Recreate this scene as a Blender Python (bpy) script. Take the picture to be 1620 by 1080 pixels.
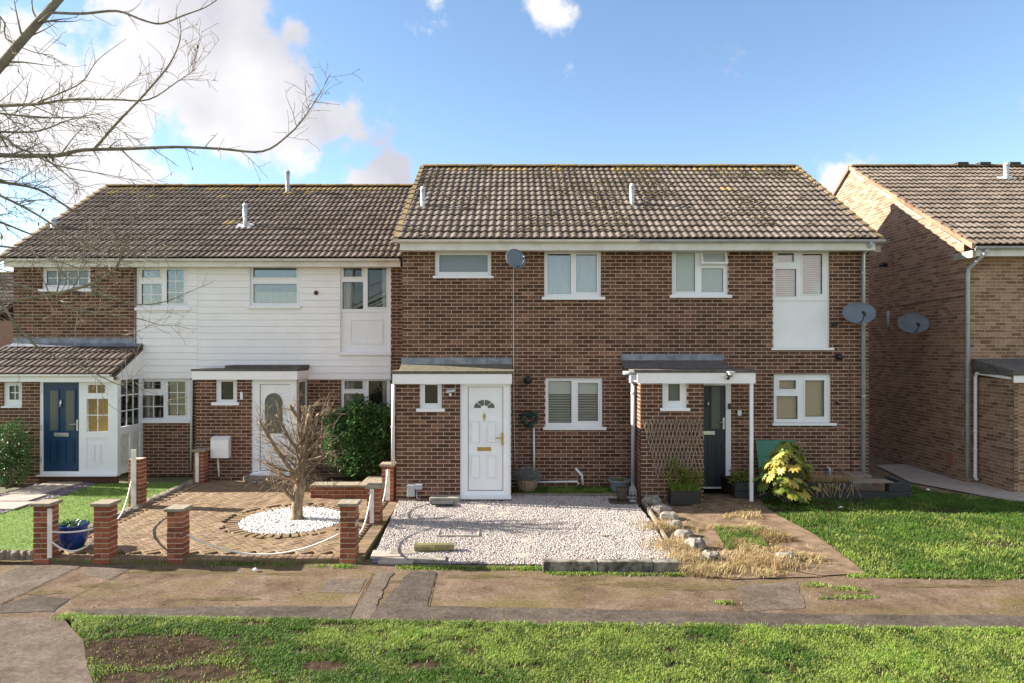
import bpy, math, random
import numpy as np
from mathutils import Vector, Matrix
for o in list(bpy.data.objects): bpy.data.objects.remove(o)
SC = bpy.context.scene
COL = SC.collection
RND = random.Random(7)
NR = np.random.default_rng(11)

# ------------------------------------------------------------------ camera, sky, sun, exposure
F, CX, HY, CZ = 1100.0, 810.0, 550.0, 2.88        # lens in photo pixels, centre, horizon row, eye height
cam = bpy.data.cameras.new('camera'); camo = bpy.data.objects.new('camera', cam); COL.objects.link(camo)
camo.location = (0, 0, CZ); camo.rotation_euler = (math.radians(90), 0, 0)
cam.sensor_width = 36; cam.lens = F/1620*36; cam.shift_y = 10/1620; cam.clip_end = 2000; cam.clip_start = .05
SC.camera = camo
SUN_DIR = Vector((1.0, -0.14, -0.46)).normalized()     # the way the light travels
sun = bpy.data.lights.new('sun', 'SUN'); suno = bpy.data.objects.new('sun', sun); COL.objects.link(suno)
sun.energy = 2.9; sun.angle = math.radians(.6); sun.color = (1, .91, .79)
suno.rotation_euler = SUN_DIR.to_track_quat('-Z', 'Y').to_euler(); suno.location = (-20, 5, 20)
SC.view_settings.view_transform = 'Standard'; SC.view_settings.look = 'None'
SC.view_settings.exposure = 2.6; SC.view_settings.gamma = 1

W = bpy.data.worlds.new('World'); SC.world = W; W.use_nodes = True
def build_world():
    nt = W.node_tree; N = nt.nodes; L = nt.links
    N.clear()
    out = N.new('ShaderNodeOutputWorld'); bg = N.new('ShaderNodeBackground'); bg.inputs['Strength'].default_value = .1
    L.new(bg.outputs[0], out.inputs[0])
    sky = N.new('ShaderNodeTexSky'); sky.sky_type = 'NISHITA'; sky.sun_disc = False
    sd = -SUN_DIR
    sky.sun_elevation = math.asin(sd.z); sky.sun_rotation = math.atan2(sd.x, sd.y)
    sky.air_density = 1.0; sky.dust_density = .12; sky.ozone_density = 2.2
    tc = N.new('ShaderNodeTexCoord')
    # the sky's own blue, a little deeper
    hs = N.new('ShaderNodeHueSaturation'); hs.inputs['Saturation'].default_value = 1.0; hs.inputs['Value'].default_value = .43
    L.new(sky.outputs[0], hs.inputs['Color'])
    nz = N.new('ShaderNodeTexNoise'); nz.inputs['Scale'].default_value = 5.5; nz.inputs['Detail'].default_value = 9; nz.inputs['Roughness'].default_value = .6
    L.new(tc.outputs['Generated'], nz.inputs['Vector'])
    def dirv(px, py): return Vector(((px-CX)/F, 1, (HY-py)/F)).normalized()
    blobs = [(330, 120, .18, 1.0), (210, 140, .18, 1.0), (400, 165, .13, 1.0), (70, 115, .15, .9), (345, 20, .13, .9), (100, 180, .10, .8), (-60, 110, .14, .8),
             (520, 192, .05, .75), (465, 48, .05, .68), (620, 290, .06, 1.0), (565, 296, .045, .8), (850, 0, .07, .75), (690, -10, .05, .7), (1315, 290, .035, .5), (500, 60, .09, .42), (560, 200, .08, .45), (700, 10, .1, .4)]
    blobs = [(dirv(px, py), r, k) for px, py, r, k in blobs]
    rb = random.Random(12)                                # added out-of-view clouds, larger and fuller, to brighten the shaded house fronts
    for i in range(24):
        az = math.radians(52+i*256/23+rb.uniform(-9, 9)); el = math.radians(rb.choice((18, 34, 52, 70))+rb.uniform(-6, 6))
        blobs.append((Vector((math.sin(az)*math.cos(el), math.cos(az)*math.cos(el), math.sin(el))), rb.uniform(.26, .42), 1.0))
    acc = None
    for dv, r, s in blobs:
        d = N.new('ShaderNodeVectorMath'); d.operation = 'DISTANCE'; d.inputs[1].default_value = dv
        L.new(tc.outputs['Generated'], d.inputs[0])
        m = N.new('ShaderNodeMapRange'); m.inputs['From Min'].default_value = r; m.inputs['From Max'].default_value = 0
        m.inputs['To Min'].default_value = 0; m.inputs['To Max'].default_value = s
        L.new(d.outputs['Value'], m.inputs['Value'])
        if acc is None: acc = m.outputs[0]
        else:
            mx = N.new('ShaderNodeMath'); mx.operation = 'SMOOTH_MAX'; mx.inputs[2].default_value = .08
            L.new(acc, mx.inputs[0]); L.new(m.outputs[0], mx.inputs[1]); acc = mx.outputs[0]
    # noise breaks up the edges of visible and added fill clouds
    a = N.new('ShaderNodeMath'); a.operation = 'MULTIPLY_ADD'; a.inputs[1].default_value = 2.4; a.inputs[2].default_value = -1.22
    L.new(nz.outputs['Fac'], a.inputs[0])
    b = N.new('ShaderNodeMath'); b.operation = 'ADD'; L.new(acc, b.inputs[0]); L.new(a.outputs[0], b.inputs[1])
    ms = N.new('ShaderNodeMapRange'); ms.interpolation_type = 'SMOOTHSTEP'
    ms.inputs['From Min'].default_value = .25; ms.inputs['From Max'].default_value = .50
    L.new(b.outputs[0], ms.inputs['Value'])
    # thick parts of a cloud are white, thin and low parts a lilac grey
    n2 = N.new('ShaderNodeTexNoise'); n2.inputs['Scale'].default_value = 3.2; n2.inputs['Detail'].default_value = 6
    L.new(tc.outputs['Generated'], n2.inputs['Vector'])
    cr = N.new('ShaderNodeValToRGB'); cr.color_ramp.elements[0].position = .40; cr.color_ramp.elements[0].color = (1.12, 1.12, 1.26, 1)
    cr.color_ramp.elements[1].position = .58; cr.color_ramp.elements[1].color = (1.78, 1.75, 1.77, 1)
    L.new(n2.outputs['Fac'], cr.inputs['Fac'])
    mix = N.new('ShaderNodeMix'); mix.data_type = 'RGBA'
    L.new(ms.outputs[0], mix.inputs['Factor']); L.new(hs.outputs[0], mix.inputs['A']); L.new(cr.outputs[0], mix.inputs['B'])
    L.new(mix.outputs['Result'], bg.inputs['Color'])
build_world()

# ------------------------------------------------------------------ survey helpers: a photo pixel on a plane at depth D
def X(px, D): return (px-CX)*D/F
def Z(py, D): return CZ+(HY-py)*D/F
def gz(D):
    if D >= 13.2: return 0.0
    if D >= 9.7: return -.2*(13.2-D)/3.5
    return -.2
def G(px, py, off=0.0):
    z = 0
    for _ in range(12):
        D = (CZ-z-off)*F/(py-HY); z = gz(D)
    return (X(px, D), D)

# ------------------------------------------------------------------ materials
MATS = {}
def new_mat(name):
    m = bpy.data.materials.new(name); m.use_nodes = True
    return m, m.node_tree.nodes, m.node_tree.links, m.node_tree.nodes['Principled BSDF']
def ramp(N, stops):
    r = N.new('ShaderNodeValToRGB'); e = r.color_ramp.elements
    while len(e) < len(stops): e.new(.5)
    for i, (p, c) in enumerate(stops): e[i].position = p; e[i].color = (*c, 1)
    return r
def wnoise(N, L, scale, detail=4, rough=.55, stretch=None):
    g = N.new('ShaderNodeNewGeometry'); n = N.new('ShaderNodeTexNoise')
    n.inputs['Scale'].default_value = scale; n.inputs['Detail'].default_value = detail; n.inputs['Roughness'].default_value = rough
    if stretch:
        mp = N.new('ShaderNodeMapping'); mp.inputs['Scale'].default_value = stretch
        L.new(g.outputs['Position'], mp.inputs['Vector']); L.new(mp.outputs[0], n.inputs['Vector'])
    else: L.new(g.outputs['Position'], n.inputs['Vector'])
    return n
def mixc(N, L, fac, a, b, mode='MIX'):
    m = N.new('ShaderNodeMix'); m.data_type = 'RGBA'; m.blend_type = mode
    for v, s in ((fac, 'Factor'), (a, 'A'), (b, 'B')):
        if isinstance(v, (int, float)): m.inputs[s].default_value = v
        elif isinstance(v, tuple): m.inputs[s].default_value = (*v, 1)
        else: L.new(v, m.inputs[s])
    return m.outputs['Result']
def bump(N, L, P, h, strength=.3, dist=.01):
    b = N.new('ShaderNodeBump'); b.inputs['Strength'].default_value = strength; b.inputs['Distance'].default_value = dist
    L.new(h, b.inputs['Height']); L.new(b.outputs[0], P.inputs['Normal'])
def rndval(N, L):
    """per piece random value: a face attribute on joined pieces plus the object's own random on single ones"""
    at = N.new('ShaderNodeAttribute'); at.attribute_name = 'var'
    oi = N.new('ShaderNodeObjectInfo')
    ad = N.new('ShaderNodeMath'); ad.operation = 'ADD'; L.new(at.outputs['Fac'], ad.inputs[0]); L.new(oi.outputs['Random'], ad.inputs[1])
    fr = N.new('ShaderNodeMath'); fr.operation = 'FRACT'; L.new(ad.outputs[0], fr.inputs[0])
    return fr.outputs[0]
def M_plain(name, c, rough=.5, c2=None, scale=6, bumps=0, bscale=80, metal=0, spec=.5, lo=.35, hi=.65, stretch=None, detail=5):
    m, N, L, P = new_mat(name)
    P.inputs['Roughness'].default_value = rough; P.inputs['Metallic'].default_value = metal
    P.inputs['Specular IOR Level'].default_value = spec
    if c2:
        n = wnoise(N, L, scale, detail, .6, stretch); r = ramp(N, [(lo, c), (hi, c2)]); L.new(n.outputs['Fac'], r.inputs['Fac'])
        L.new(r.outputs[0], P.inputs['Base Color'])
    else: P.inputs['Base Color'].default_value = (*c, 1)
    if bumps:
        n2 = wnoise(N, L, bscale, 5); bump(N, L, P, n2.outputs['Fac'], bumps, .01)
    MATS[name] = m; return m
def M_piece(name, stops, blotch=(.75, 1.15), bscale=14, rough=.85, speck=None, spscale=60, bumps=.35, extra=None):
    """bricks, tiles, pavers: palette by piece, blotches and specks by place"""
    m, N, L, P = new_mat(name); P.inputs['Roughness'].default_value = rough; P.inputs['Specular IOR Level'].default_value = .3
    r = ramp(N, stops); L.new(rndval(N, L), r.inputs['Fac'])
    n = wnoise(N, L, bscale, 6, .65)
    r2 = ramp(N, [(.3, (blotch[0],)*3), (.7, (blotch[1],)*3)]); L.new(n.outputs['Fac'], r2.inputs['Fac'])
    col = mixc(N, L, 1.0, r.outputs[0], r2.outputs[0], 'MULTIPLY')
    if speck:
        for sc, lo, hi, c, amt, *st in speck:
            s = wnoise(N, L, sc, 5, .65, st[0] if st else None); q = N.new('ShaderNodeMapRange'); q.inputs['From Min'].default_value = lo; q.inputs['From Max'].default_value = hi; q.inputs['To Max'].default_value = amt
            L.new(s.outputs['Fac'], q.inputs['Value']); col = mixc(N, L, q.outputs[0], col, c)
    L.new(col, P.inputs['Base Color'])
    n3 = wnoise(N, L, spscale, 5); bump(N, L, P, n3.outputs['Fac'], bumps, .006)
    MATS[name] = m; return m

M_piece('brick_brown', [(0, (.066, .032, .021)), (.35, (.104, .050, .033)), (.7, (.138, .067, .045)), (.92, (.17, .085, .057)), (1, (.25, .135, .092))],
        (.7, 1.25), 22, speck=[(9, .64, .72, (.32, .21, .16), .55), (1.3, .5, .75, (.05, .029, .022), .45), (2.6, .6, .75, (.22, .13, .09), .3), (1.0, .52, .72, (.045, .025, .018), .5, (2.4, 2.4, .35))])
M_piece('brick_buff', [(0, (.17, .092, .056)), (.3, (.25, .145, .09)), (.65, (.32, .195, .125)), (1, (.39, .25, .168))],
        (.6, 1.25), 24, speck=[(16, .58, .66, (.05, .03, .025), .6), (7, .62, .7, (.40, .29, .21), .5)])
M_piece('brick_red', [(0, (.17, .055, .030)), (.5, (.27, .085, .042)), (1, (.34, .125, .065))], (.7, 1.2), 18,
        speck=[(12, .62, .7, (.42, .33, .26), .6), (5, .58, .72, (.13, .12, .05), .5)])
M_plain('mortar', (.50, .365, .265), .95, (.60, .445, .335), 9, .4, 150)
M_plain('mortar_grey', (.42, .34, .265), .95, (.52, .43, .34), 9, .4, 150)
TILE_SPECK = [(30, .60, .70, (.06, .055, .035), .6), (11, .68, .76, (.26, .215, .13), .5)]
M_piece('tile_pale', [(0, (.118, .094, .075)), (.5, (.15, .121, .098)), (1, (.19, .155, .127))], (.7, 1.2), 9, .8, TILE_SPECK, 90)
M_piece('tile_dark', [(0, (.092, .07, .056)), (.5, (.12, .093, .075)), (1, (.152, .121, .099))], (.7, 1.25), 9, .8, TILE_SPECK, 90)
M_piece('tile_lichen', [(0, (.17, .13, .085)), (.5, (.22, .165, .09)), (1, (.28, .19, .085))], (.65, 1.25), 12, .9, [(20, .5, .62, (.34, .22, .06), .7), (30, .58, .7, (.08, .07, .04), .6)], 90)
M_piece('paver', [(0, (.17, .112, .068)), (.5, (.215, .145, .09)), (1, (.255, .18, .118))], (.7, 1.15), 5, .9,
        [(1.4, .5, .68, (.20, .17, .06), .5), (2.2, .55, .75, (.14, .10, .06), .45)], 120)
M_plain('paver_joint', (.09, .065, .035), .95, (.15, .13, .05), 4, .3)
M_plain('upvc', (.80, .82, .86), .35, (.76, .78, .82), 3)
M_plain('white_paint', (.83, .825, .85), .5, (.77, .765, .785), 2.5, .08, 60, lo=.4, hi=.8)
M_plain('old_white', (.72, .70, .66), .6, (.50, .46, .40), 7, .15, 60, lo=.45, hi=.75)
M_plain('gutter_white', (.68, .67, .64), .45, (.50, .46, .40), 3, lo=.45, hi=.8)
M_plain('pipe_grey', (.42, .45, .49), .4, (.34, .36, .39), 4)
M_plain('lead', (.13, .15, .19), .45, (.27, .30, .35), 5, .2, 40, metal=.2)
M_plain('felt', (.075, .066, .064), .9, (.13, .115, .105), 8, .3, 200)
M_plain('moss_felt', (.10, .09, .06), .95, (.17, .15, .10), 14, .6, 120)
M_plain('blue_door', (.003, .034, .095), .35, (.004, .04, .105), 2)
M_plain('slate_door', (.018, .026, .036), .4, (.022, .031, .043), 2)
M_plain('brass', (.45, .32, .10), .35, metal=.9)
M_plain('steel', (.6, .6, .6), .3, metal=.9)
M_plain('galvanised', (.52, .54, .56), .45, (.66, .68, .70), 20, metal=.5)
M_plain('black_plastic', (.012, .013, .015), .45)
M_plain('dish_grey', (.10, .13, .17), .5, (.13, .16, .2), 6)
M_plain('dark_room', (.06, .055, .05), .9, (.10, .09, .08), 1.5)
M_plain('seal', (.02, .02, .02), .7)
M_plain('blind_beige', (.80, .65, .50), .8)
M_plain('blind_white', (.85, .85, .86), .7)
M_plain('curtain', (.55, .53, .5), .9, (.42, .40, .38), 12, stretch=(6, 1, .3))
M_plain('ochre_wall', (.40, .25, .04), .9)
M_plain('concrete', (.27, .25, .21), .95, (.40, .37, .32), 6, .4, 120)
M_plain('concrete_mossy', (.055, .05, .042), .95, (.27, .245, .205), 6, .6, 60, lo=.40, hi=.62, detail=9)
M_plain('cap_stone', (.20, .17, .12), .95, (.33, .28, .21), 18, .6, 120)
M_plain('rope_white', (.72, .70, .66), .8, (.6, .56, .5), 60)
M_plain('blue_glaze', (.004, .022, .13), .12, (.008, .05, .24), 6)
M_plain('pot_grey', (.16, .19, .23), .5, (.22, .25, .29), 6)
M_plain('wicker', (.20, .14, .09), .9, (.32, .24, .17), 30, .5, 60)
M_plain('timber_dark', (.018, .02, .022), .85, (.045, .046, .045), 9, .4, 50, stretch=(1, 1, 5))
M_plain('timber_grey', (.16, .13, .10), .9, (.27, .22, .17), 12, .4, 60)
M_plain('log_moss', (.14, .13, .05), .95, (.24, .21, .10), 10, .6, 60)
M_plain('trellis_wood', (.19, .14, .105), .9, (.30, .235, .185), 20, .3, 60)
M_plain('green_board', (.035, .17, .11), .55, (.045, .20, .13), 3)
M_plain('bark', (.10, .068, .042), .95, (.34, .255, .17), 30, 1.0, 60, stretch=(1, 1, .22), detail=8)
M_plain('bark_twig', (.13, .108, .075), .9, (.30, .265, .19), 14, .5, 120)
M_plain('bark_grey', (.14, .125, .095), .9, (.24, .22, .17), 9, .5, 90)
M_plain('soil', (.028, .018, .013), 1, (.075, .05, .036), 9, .9, 30, detail=9, spec=.03)
M_plain('far_grass', (.10, .10, .05), 1, (.15, .15, .08), 2, .5, 30)
M_plain('dirt', (.12, .085, .055), 1, (.25, .18, .12), 5, .9, 40, detail=10, spec=.05)
M_plain('fake_lawn', (.10, .18, .025), .9, (.12, .21, .03), 3)
M_plain('stone_pale', (.13, .115, .095), .95, (.32, .29, .25), 11, .6, 60)
M_plain('stone_edge', (.14, .12, .09), .95, (.24, .21, .16), 9, .6, 60)
M_plain('slate_chip', (.12, .10, .12), .8, (.22, .19, .21), 30)
M_plain('slab_path', (.30, .25, .21), .95, (.40, .34, .29), 5, .3, 100)
M_plain('moss_edge', (.075, .06, .025), 1, (.135, .102, .062), 7, .6, 50, detail=9, spec=.05)
M_plain('straw', (.42, .29, .13), .9, (.56, .41, .21), 30)
M_plain('wreath_green', (.02, .06, .055), .9, (.04, .11, .09), 60)
M_plain('lavender', (.16, .19, .19), .9, (.28, .32, .32), 40)
M_plain('dead_leaf', (.17, .08, .035), .9, (.27, .15, .07), 20)
M_plain('paper', (.75, .77, .82), .8)
M_plain('terracotta', (.3, .13, .08), .9)

def M_asphalt():
    m, N, L, P = new_mat('pavement_concrete'); P.inputs['Roughness'].default_value = .95; P.inputs['Specular IOR Level'].default_value = .08
    n = wnoise(N, L, 1.6, 9, .75); r = ramp(N, [(.34, (.07, .047, .031)), (.48, (.135, .095, .066)), (.64, (.20, .146, .107))]); L.new(n.outputs['Fac'], r.inputs['Fac'])
    n2 = wnoise(N, L, .7, 5, .7, (1, 1.6, 1)); q = N.new('ShaderNodeMapRange'); q.inputs['From Min'].default_value = .47; q.inputs['From Max'].default_value = .62; q.inputs['To Max'].default_value = .75
    L.new(n2.outputs['Fac'], q.inputs['Value']); c = mixc(N, L, q.outputs[0], r.outputs[0], (.125, .10, .04))
    n3 = wnoise(N, L, 24, 8, .85); r3 = ramp(N, [(.32, (.45,)*3), (.68, (1.5,)*3)]); L.new(n3.outputs['Fac'], r3.inputs['Fac'])
    c = mixc(N, L, 1.0, c, r3.outputs[0], 'MULTIPLY'); 
    n4 = wnoise(N, L, 13, 5, .7); q4 = N.new('ShaderNodeMapRange'); q4.inputs['From Min'].default_value = .66; q4.inputs['From Max'].default_value = .74; q4.inputs['To Max'].default_value = .35
    L.new(n4.outputs['Fac'], q4.inputs['Value']); c = mixc(N, L, q4.outputs[0], c, (.40, .34, .28))
    L.new(c, P.inputs['Base Color']); bump(N, L, P, n3.outputs['Fac'], .5, .006); MATS['pavement_concrete'] = m
    for nm, a, b in (('asphalt_dark', (.06, .049, .04), (.115, .095, .078)), ('asphalt_grey', (.09, .07, .054), (.16, .13, .105))):
        m, N, L, P = new_mat(nm); P.inputs['Roughness'].default_value = .95; P.inputs['Specular IOR Level'].default_value = .08
        n = wnoise(N, L, 2.6, 9, .75); r = ramp(N, [(.38, a), (.66, b)]); L.new(n.outputs['Fac'], r.inputs['Fac'])
        n3 = wnoise(N, L, 26, 8, .85); r3 = ramp(N, [(.32, (.4,)*3), (.68, (1.6,)*3)]); L.new(n3.outputs['Fac'], r3.inputs['Fac'])
        L.new(mixc(N, L, 1.0, r.outputs[0], r3.outputs[0], 'MULTIPLY'), P.inputs['Base Color']); bump(N, L, P, n3.outputs['Fac'], .6, .006); MATS[nm] = m
M_asphalt()
def M_glass(name, tint, gloss=.10):
    m, N, L, P = new_mat(name); N.remove(P); out = N['Material Output']
    t = N.new('ShaderNodeBsdfTransparent'); t.inputs[0].default_value = (*tint, 1)
    g = N.new('ShaderNodeBsdfGlossy'); g.inputs['Roughness'].default_value = .01
    f = N.new('ShaderNodeFresnel'); f.inputs['IOR'].default_value = 1.5
    a = N.new('ShaderNodeMath'); a.operation = 'MULTIPLY_ADD'; a.inputs[1].default_value = 1.1; a.inputs[2].default_value = gloss; L.new(f.outputs[0], a.inputs[0]); a.use_clamp = True
    mx = N.new('ShaderNodeMixShader'); L.new(a.outputs[0], mx.inputs[0]); L.new(t.outputs[0], mx.inputs[1]); L.new(g.outputs[0], mx.inputs[2]); L.new(mx.outputs[0], out.inputs[0])
    MATS[name] = m
M_glass('glass', (.96, .97, .965), .01); M_glass('glass_bright', (.96, .96, .96), .12)
def M_frost():
    for nm, c in (('frosted', (.40, .47, .47)), ('frosted_blue', (.22, .27, .33)), ('leaded', (.10, .11, .09))):
        m, N, L, P = new_mat(nm); P.inputs['Base Color'].default_value = (*c, 1); P.inputs['Roughness'].default_value = .22
        n = wnoise(N, L, 70, 3); bump(N, L, P, n.outputs['Fac'], .5, .01); MATS[nm] = m
M_frost()
def M_leafy(name, stops, rough=.5, trans=.25):
    m, N, L, P = new_mat(name); P.inputs['Roughness'].default_value = rough; P.inputs['Specular IOR Level'].default_value = .35
    r = ramp(N, stops); L.new(rndval(N, L), r.inputs['Fac']); L.new(r.outputs[0], P.inputs['Base Color'])
    tr = N.new('ShaderNodeBsdfTranslucent'); L.new(r.outputs[0], tr.inputs['Color'])
    mx = N.new('ShaderNodeMixShader'); mx.inputs[0].default_value = trans; L.new(P.outputs[0], mx.inputs[1]); L.new(tr.outputs[0], mx.inputs[2])
    L.new(mx.outputs[0], N['Material Output'].inputs[0]); MATS[name] = m
M_leafy('grass', [(0, (.05, .105, .016)), (.35, (.115, .22, .028)), (.75, (.195, .325, .043)), (1, (.32, .36, .09))], .6, .35)
M_leafy('grass_short', [(0, (.14, .21, .028)), (1, (.20, .29, .045))], .7, .3)
M_leafy('grass_dead', [(0, (.27, .18, .085)), (.6, (.42, .30, .15)), (.9, (.50, .39, .22)), (1, (.20, .22, .06))], .8, .3)
M_leafy('leaf_dark', [(0, (.028, .08, .022)), (.5, (.065, .155, .042)), (1, (.145, .27, .08))], .35, .15)
M_leafy('leaf_yellow', [(0, (.17, .17, .03)), (.35, (.40, .32, .05)), (.7, (.55, .42, .10)), (1, (.15, .20, .04))], .45, .25)
M_leafy('leaf_fresh', [(0, (.10, .16, .02)), (.6, (.19, .24, .04)), (1, (.30, .26, .06))], .5, .3)
M_leafy('leaf_brown', [(0, (.10, .05, .03)), (1, (.20, .11, .06))], .8, .2)
M_piece('gravel_white', [(0, (.32, .28, .26)), (.4, (.44, .39, .365)), (.85, (.56, .51, .48)), (.95, (.62, .58, .55)), (1, (.2, .18, .18))], (.85, 1.1), 8, .8)
M_piece('pebble_white', [(0, (.55, .54, .52)), (1, (.80, .79, .77))], (.9, 1.1), 8, .7)

# ------------------------------------------------------------------ mesh helpers
WL = {}
def place(o, parent=None, loc=(0, 0, 0)):
    loc = Vector(loc); COL.objects.link(o); WL[o.name] = loc
    if parent is not None: o.parent = parent; o.location = loc-WL[parent.name]
    else: o.location = loc
    return o
def thing(name, label, cat, loc=(0, 0, 0), group=None):
    o = place(bpy.data.objects.new(name, None), None, loc); o.empty_display_size = .2
    o['label'] = label; o['category'] = cat
    if group: o['group'] = group
    return o
def tag(o, label=None, cat=None, group=None, kind=None):
    for k, v in (('label', label), ('category', cat), ('group', group), ('kind', kind)):
        if v: o[k] = v
    return o
def finish(me, mat, smooth):
    me.materials.append(MATS[mat] if isinstance(mat, str) else mat)
    if smooth: me.polygons.foreach_set('use_smooth', [True]*len(me.polygons))
    me.update()
class MB:
    def __init__(s): s.v = []; s.f = []; s.a = []
    def add(s, vs, fs, var=0.0):
        n = len(s.v); s.v += [tuple(p) for p in vs]; s.f += [tuple(i+n for i in q) for q in fs]; s.a += [var]*len(fs); return s
    def box(s, x0, x1, y0, y1, z0, z1, var=0.0):
        return s.add([(x0, y0, z0), (x1, y0, z0), (x1, y1, z0), (x0, y1, z0), (x0, y0, z1), (x1, y0, z1), (x1, y1, z1), (x0, y1, z1)],
              [(3, 2, 1, 0), (4, 5, 6, 7), (0, 1, 5, 4), (1, 2, 6, 5), (2, 3, 7, 6), (3, 0, 4, 7)], var)
    def tube(s, pts, rad, n=8, cap=True, var=0.0):
        pts = [Vector(p) for p in pts]; k = len(pts)
        if not hasattr(rad, '__len__'): rad = [rad]*k
        vs = []; fs = []; up = Vector((.13, .2, 1)).normalized(); prev = None
        for i, p in enumerate(pts):
            t = (pts[min(i+1, k-1)]-pts[max(i-1, 0)]).normalized()
            a = t.cross(up if prev is None else prev)
            if a.length < 1e-3: a = t.cross(Vector((1, 0, 0)))
            a.normalize(); b = a.cross(t); b.normalize(); prev = b.cross(a)*0+ (t.cross(a)*-1)
            for j in range(n):
                th = 2*math.pi*j/n; vs.append(p+(a*math.cos(th)+b*math.sin(th))*rad[i])
            prev = up if abs(t.dot(up)) < .95 else Vector((1, 0, 0))
        for i in range(k-1):
            for j in range(n): fs.append((i*n+j, i*n+(j+1) % n, (i+1)*n+(j+1) % n, (i+1)*n+j))
        if cap: fs.append(tuple(range(n-1, -1, -1))); fs.append(tuple((k-1)*n+j for j in range(n)))
        return s.add(vs, fs, var)
    def lathe(s, c, prof, n=24, sx=1, sy=1, var=0.0):
        vs = []; fs = []; k = len(prof)
        for r, z in prof:
            for j in range(n): th = 2*math.pi*j/n; vs.append((c[0]+r*sx*math.cos(th), c[1]+r*sy*math.sin(th), c[2]+z))
        for i in range(k-1):
            for j in range(n): fs.append((i*n+j, i*n+(j+1) % n, (i+1)*n+(j+1) % n, (i+1)*n+j))
        fs.append(tuple(range(n-1, -1, -1))); fs.append(tuple((k-1)*n+j for j in range(n)))
        return s.add(vs, fs, var)
    def prism(s, poly, y0, y1, var=0.0):
        """outline in x,z extruded along y"""
        n = len(poly); vs = [(x, y0, z) for x, z in poly]+[(x, y1, z) for x, z in poly]
        fs = [tuple(range(n)), tuple(range(2*n-1, n-1, -1))]+[(i, i+n, (i+1) % n+n, (i+1) % n) for i in range(n)]
        return s.add(vs, fs, var)
    def plate(s, x0, x1, z0, z1, holes, y0, th, fm=None):
        """upright plate with rectangular openings, its front at y0, thickness th"""
        xs = sorted({x0, x1, *[min(max(h[i], x0), x1) for h in holes for i in (0, 1)]}); zs = sorted({z0, z1, *[min(max(h[i], z0), z1) for h in holes for i in (2, 3)]})
        def solid(i, j):
            if i < 0 or j < 0 or i >= len(xs)-1 or j >= len(zs)-1: return False
            cx = (xs[i]+xs[i+1])/2; cz = (zs[j]+zs[j+1])/2
            return not any(h[0] < cx < h[1] and h[2] < cz < h[3] for h in holes)
        fm = fm or (lambda x, y, z: (x, y, z)); y1 = y0+th
        for i in range(len(xs)-1):
            for j in range(len(zs)-1):
                if not solid(i, j): continue
                a, b, c, d = xs[i], xs[i+1], zs[j], zs[j+1]
                q = [((a, y0, c), (b, y0, c), (b, y0, d), (a, y0, d)), ((a, y1, c), (a, y1, d), (b, y1, d), (b, y1, c))]
                if not solid(i-1, j): q.append(((a, y1, c), (a, y0, c), (a, y0, d), (a, y1, d)))
                if not solid(i+1, j): q.append(((b, y0, c), (b, y1, c), (b, y1, d), (b, y0, d)))
                if not solid(i, j-1): q.append(((a, y0, c), (a, y1, c), (b, y1, c), (b, y0, c)))
                if not solid(i, j+1): q.append(((a, y0, d), (b, y0, d), (b, y1, d), (a, y1, d)))
                for k in q: s.add([fm(*p) for p in k], [(0, 1, 2, 3)])
        return s
    def build(s, name, mat, parent=None, smooth=False, bevel=0):
        v = np.array(s.v, float); c = (v.min(0)+v.max(0))/2; c[2] = v[:, 2].min()
        me = bpy.data.meshes.new(name); me.from_pydata((v-c).tolist(), [], s.f)
        if any(s.a):
            at = me.attributes.new('var', 'FLOAT', 'FACE'); at.data.foreach_set('value', np.array(s.a, np.float32))
        finish(me, mat, smooth)
        o = place(bpy.data.objects.new(name, me), parent, c)
        if bevel:
            b = o.modifiers.new('bevel', 'BEVEL'); b.width = bevel; b.segments = 2; b.limit_method = 'ANGLE'
        return o
def np_mesh(name, V, Fa, mat, var=None, smooth=False, parent=None):
    """big uniform-polygon meshes from arrays"""
    c = (V.min(0)+V.max(0))/2; c[2] = V[:, 2].min(); V = V-c
    me = bpy.data.meshes.new(name); k = Fa.shape[1]; m = len(Fa)
    me.vertices.add(len(V)); me.vertices.foreach_set('co', V.astype(np.float32).ravel())
    me.loops.add(m*k); me.loops.foreach_set('vertex_index', Fa.astype(np.int32).ravel())
    me.polygons.add(m); me.polygons.foreach_set('loop_start', (np.arange(m)*k).astype(np.int32))
    me.update(calc_edges=True); me.validate()
    if var is not None:
        at = me.attributes.new('var', 'FLOAT', 'FACE'); at.data.foreach_set('value', var.astype(np.float32))
    finish(me, mat, smooth)
    return place(bpy.data.objects.new(name, me), parent, c)
def shared(name, vs, fs, mat, smooth=False):
    me = bpy.data.meshes.new(name); me.from_pydata([tuple(v) for v in vs], [], fs); finish(me, mat, smooth); return me
def inst(name, me, parent, loc, rot=None, scale=None):
    o = bpy.data.objects.new(name, me); place(o, parent, loc)
    if rot is not None: o.rotation_euler = rot
    if scale is not None: o.scale = scale
    return o
def in_poly(P, poly):
    x, y = P[:, 0], P[:, 1]; r = np.zeros(len(P), bool); n = len(poly)
    for i in range(n):
        x0, y0 = poly[i]; x1, y1 = poly[(i+1) % n]
        if y0 == y1: continue
        c = ((y0 > y) != (y1 > y)) & (x < (x1-x0)*(y-y0)/(y1-y0)+x0); r ^= c
    return r
def scatter(poly, n):
    p = np.array(poly); lo, hi = p.min(0), p.max(0); P = NR.uniform(lo, hi, (int(n), 2)); return P[in_poly(P, poly)]
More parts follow.
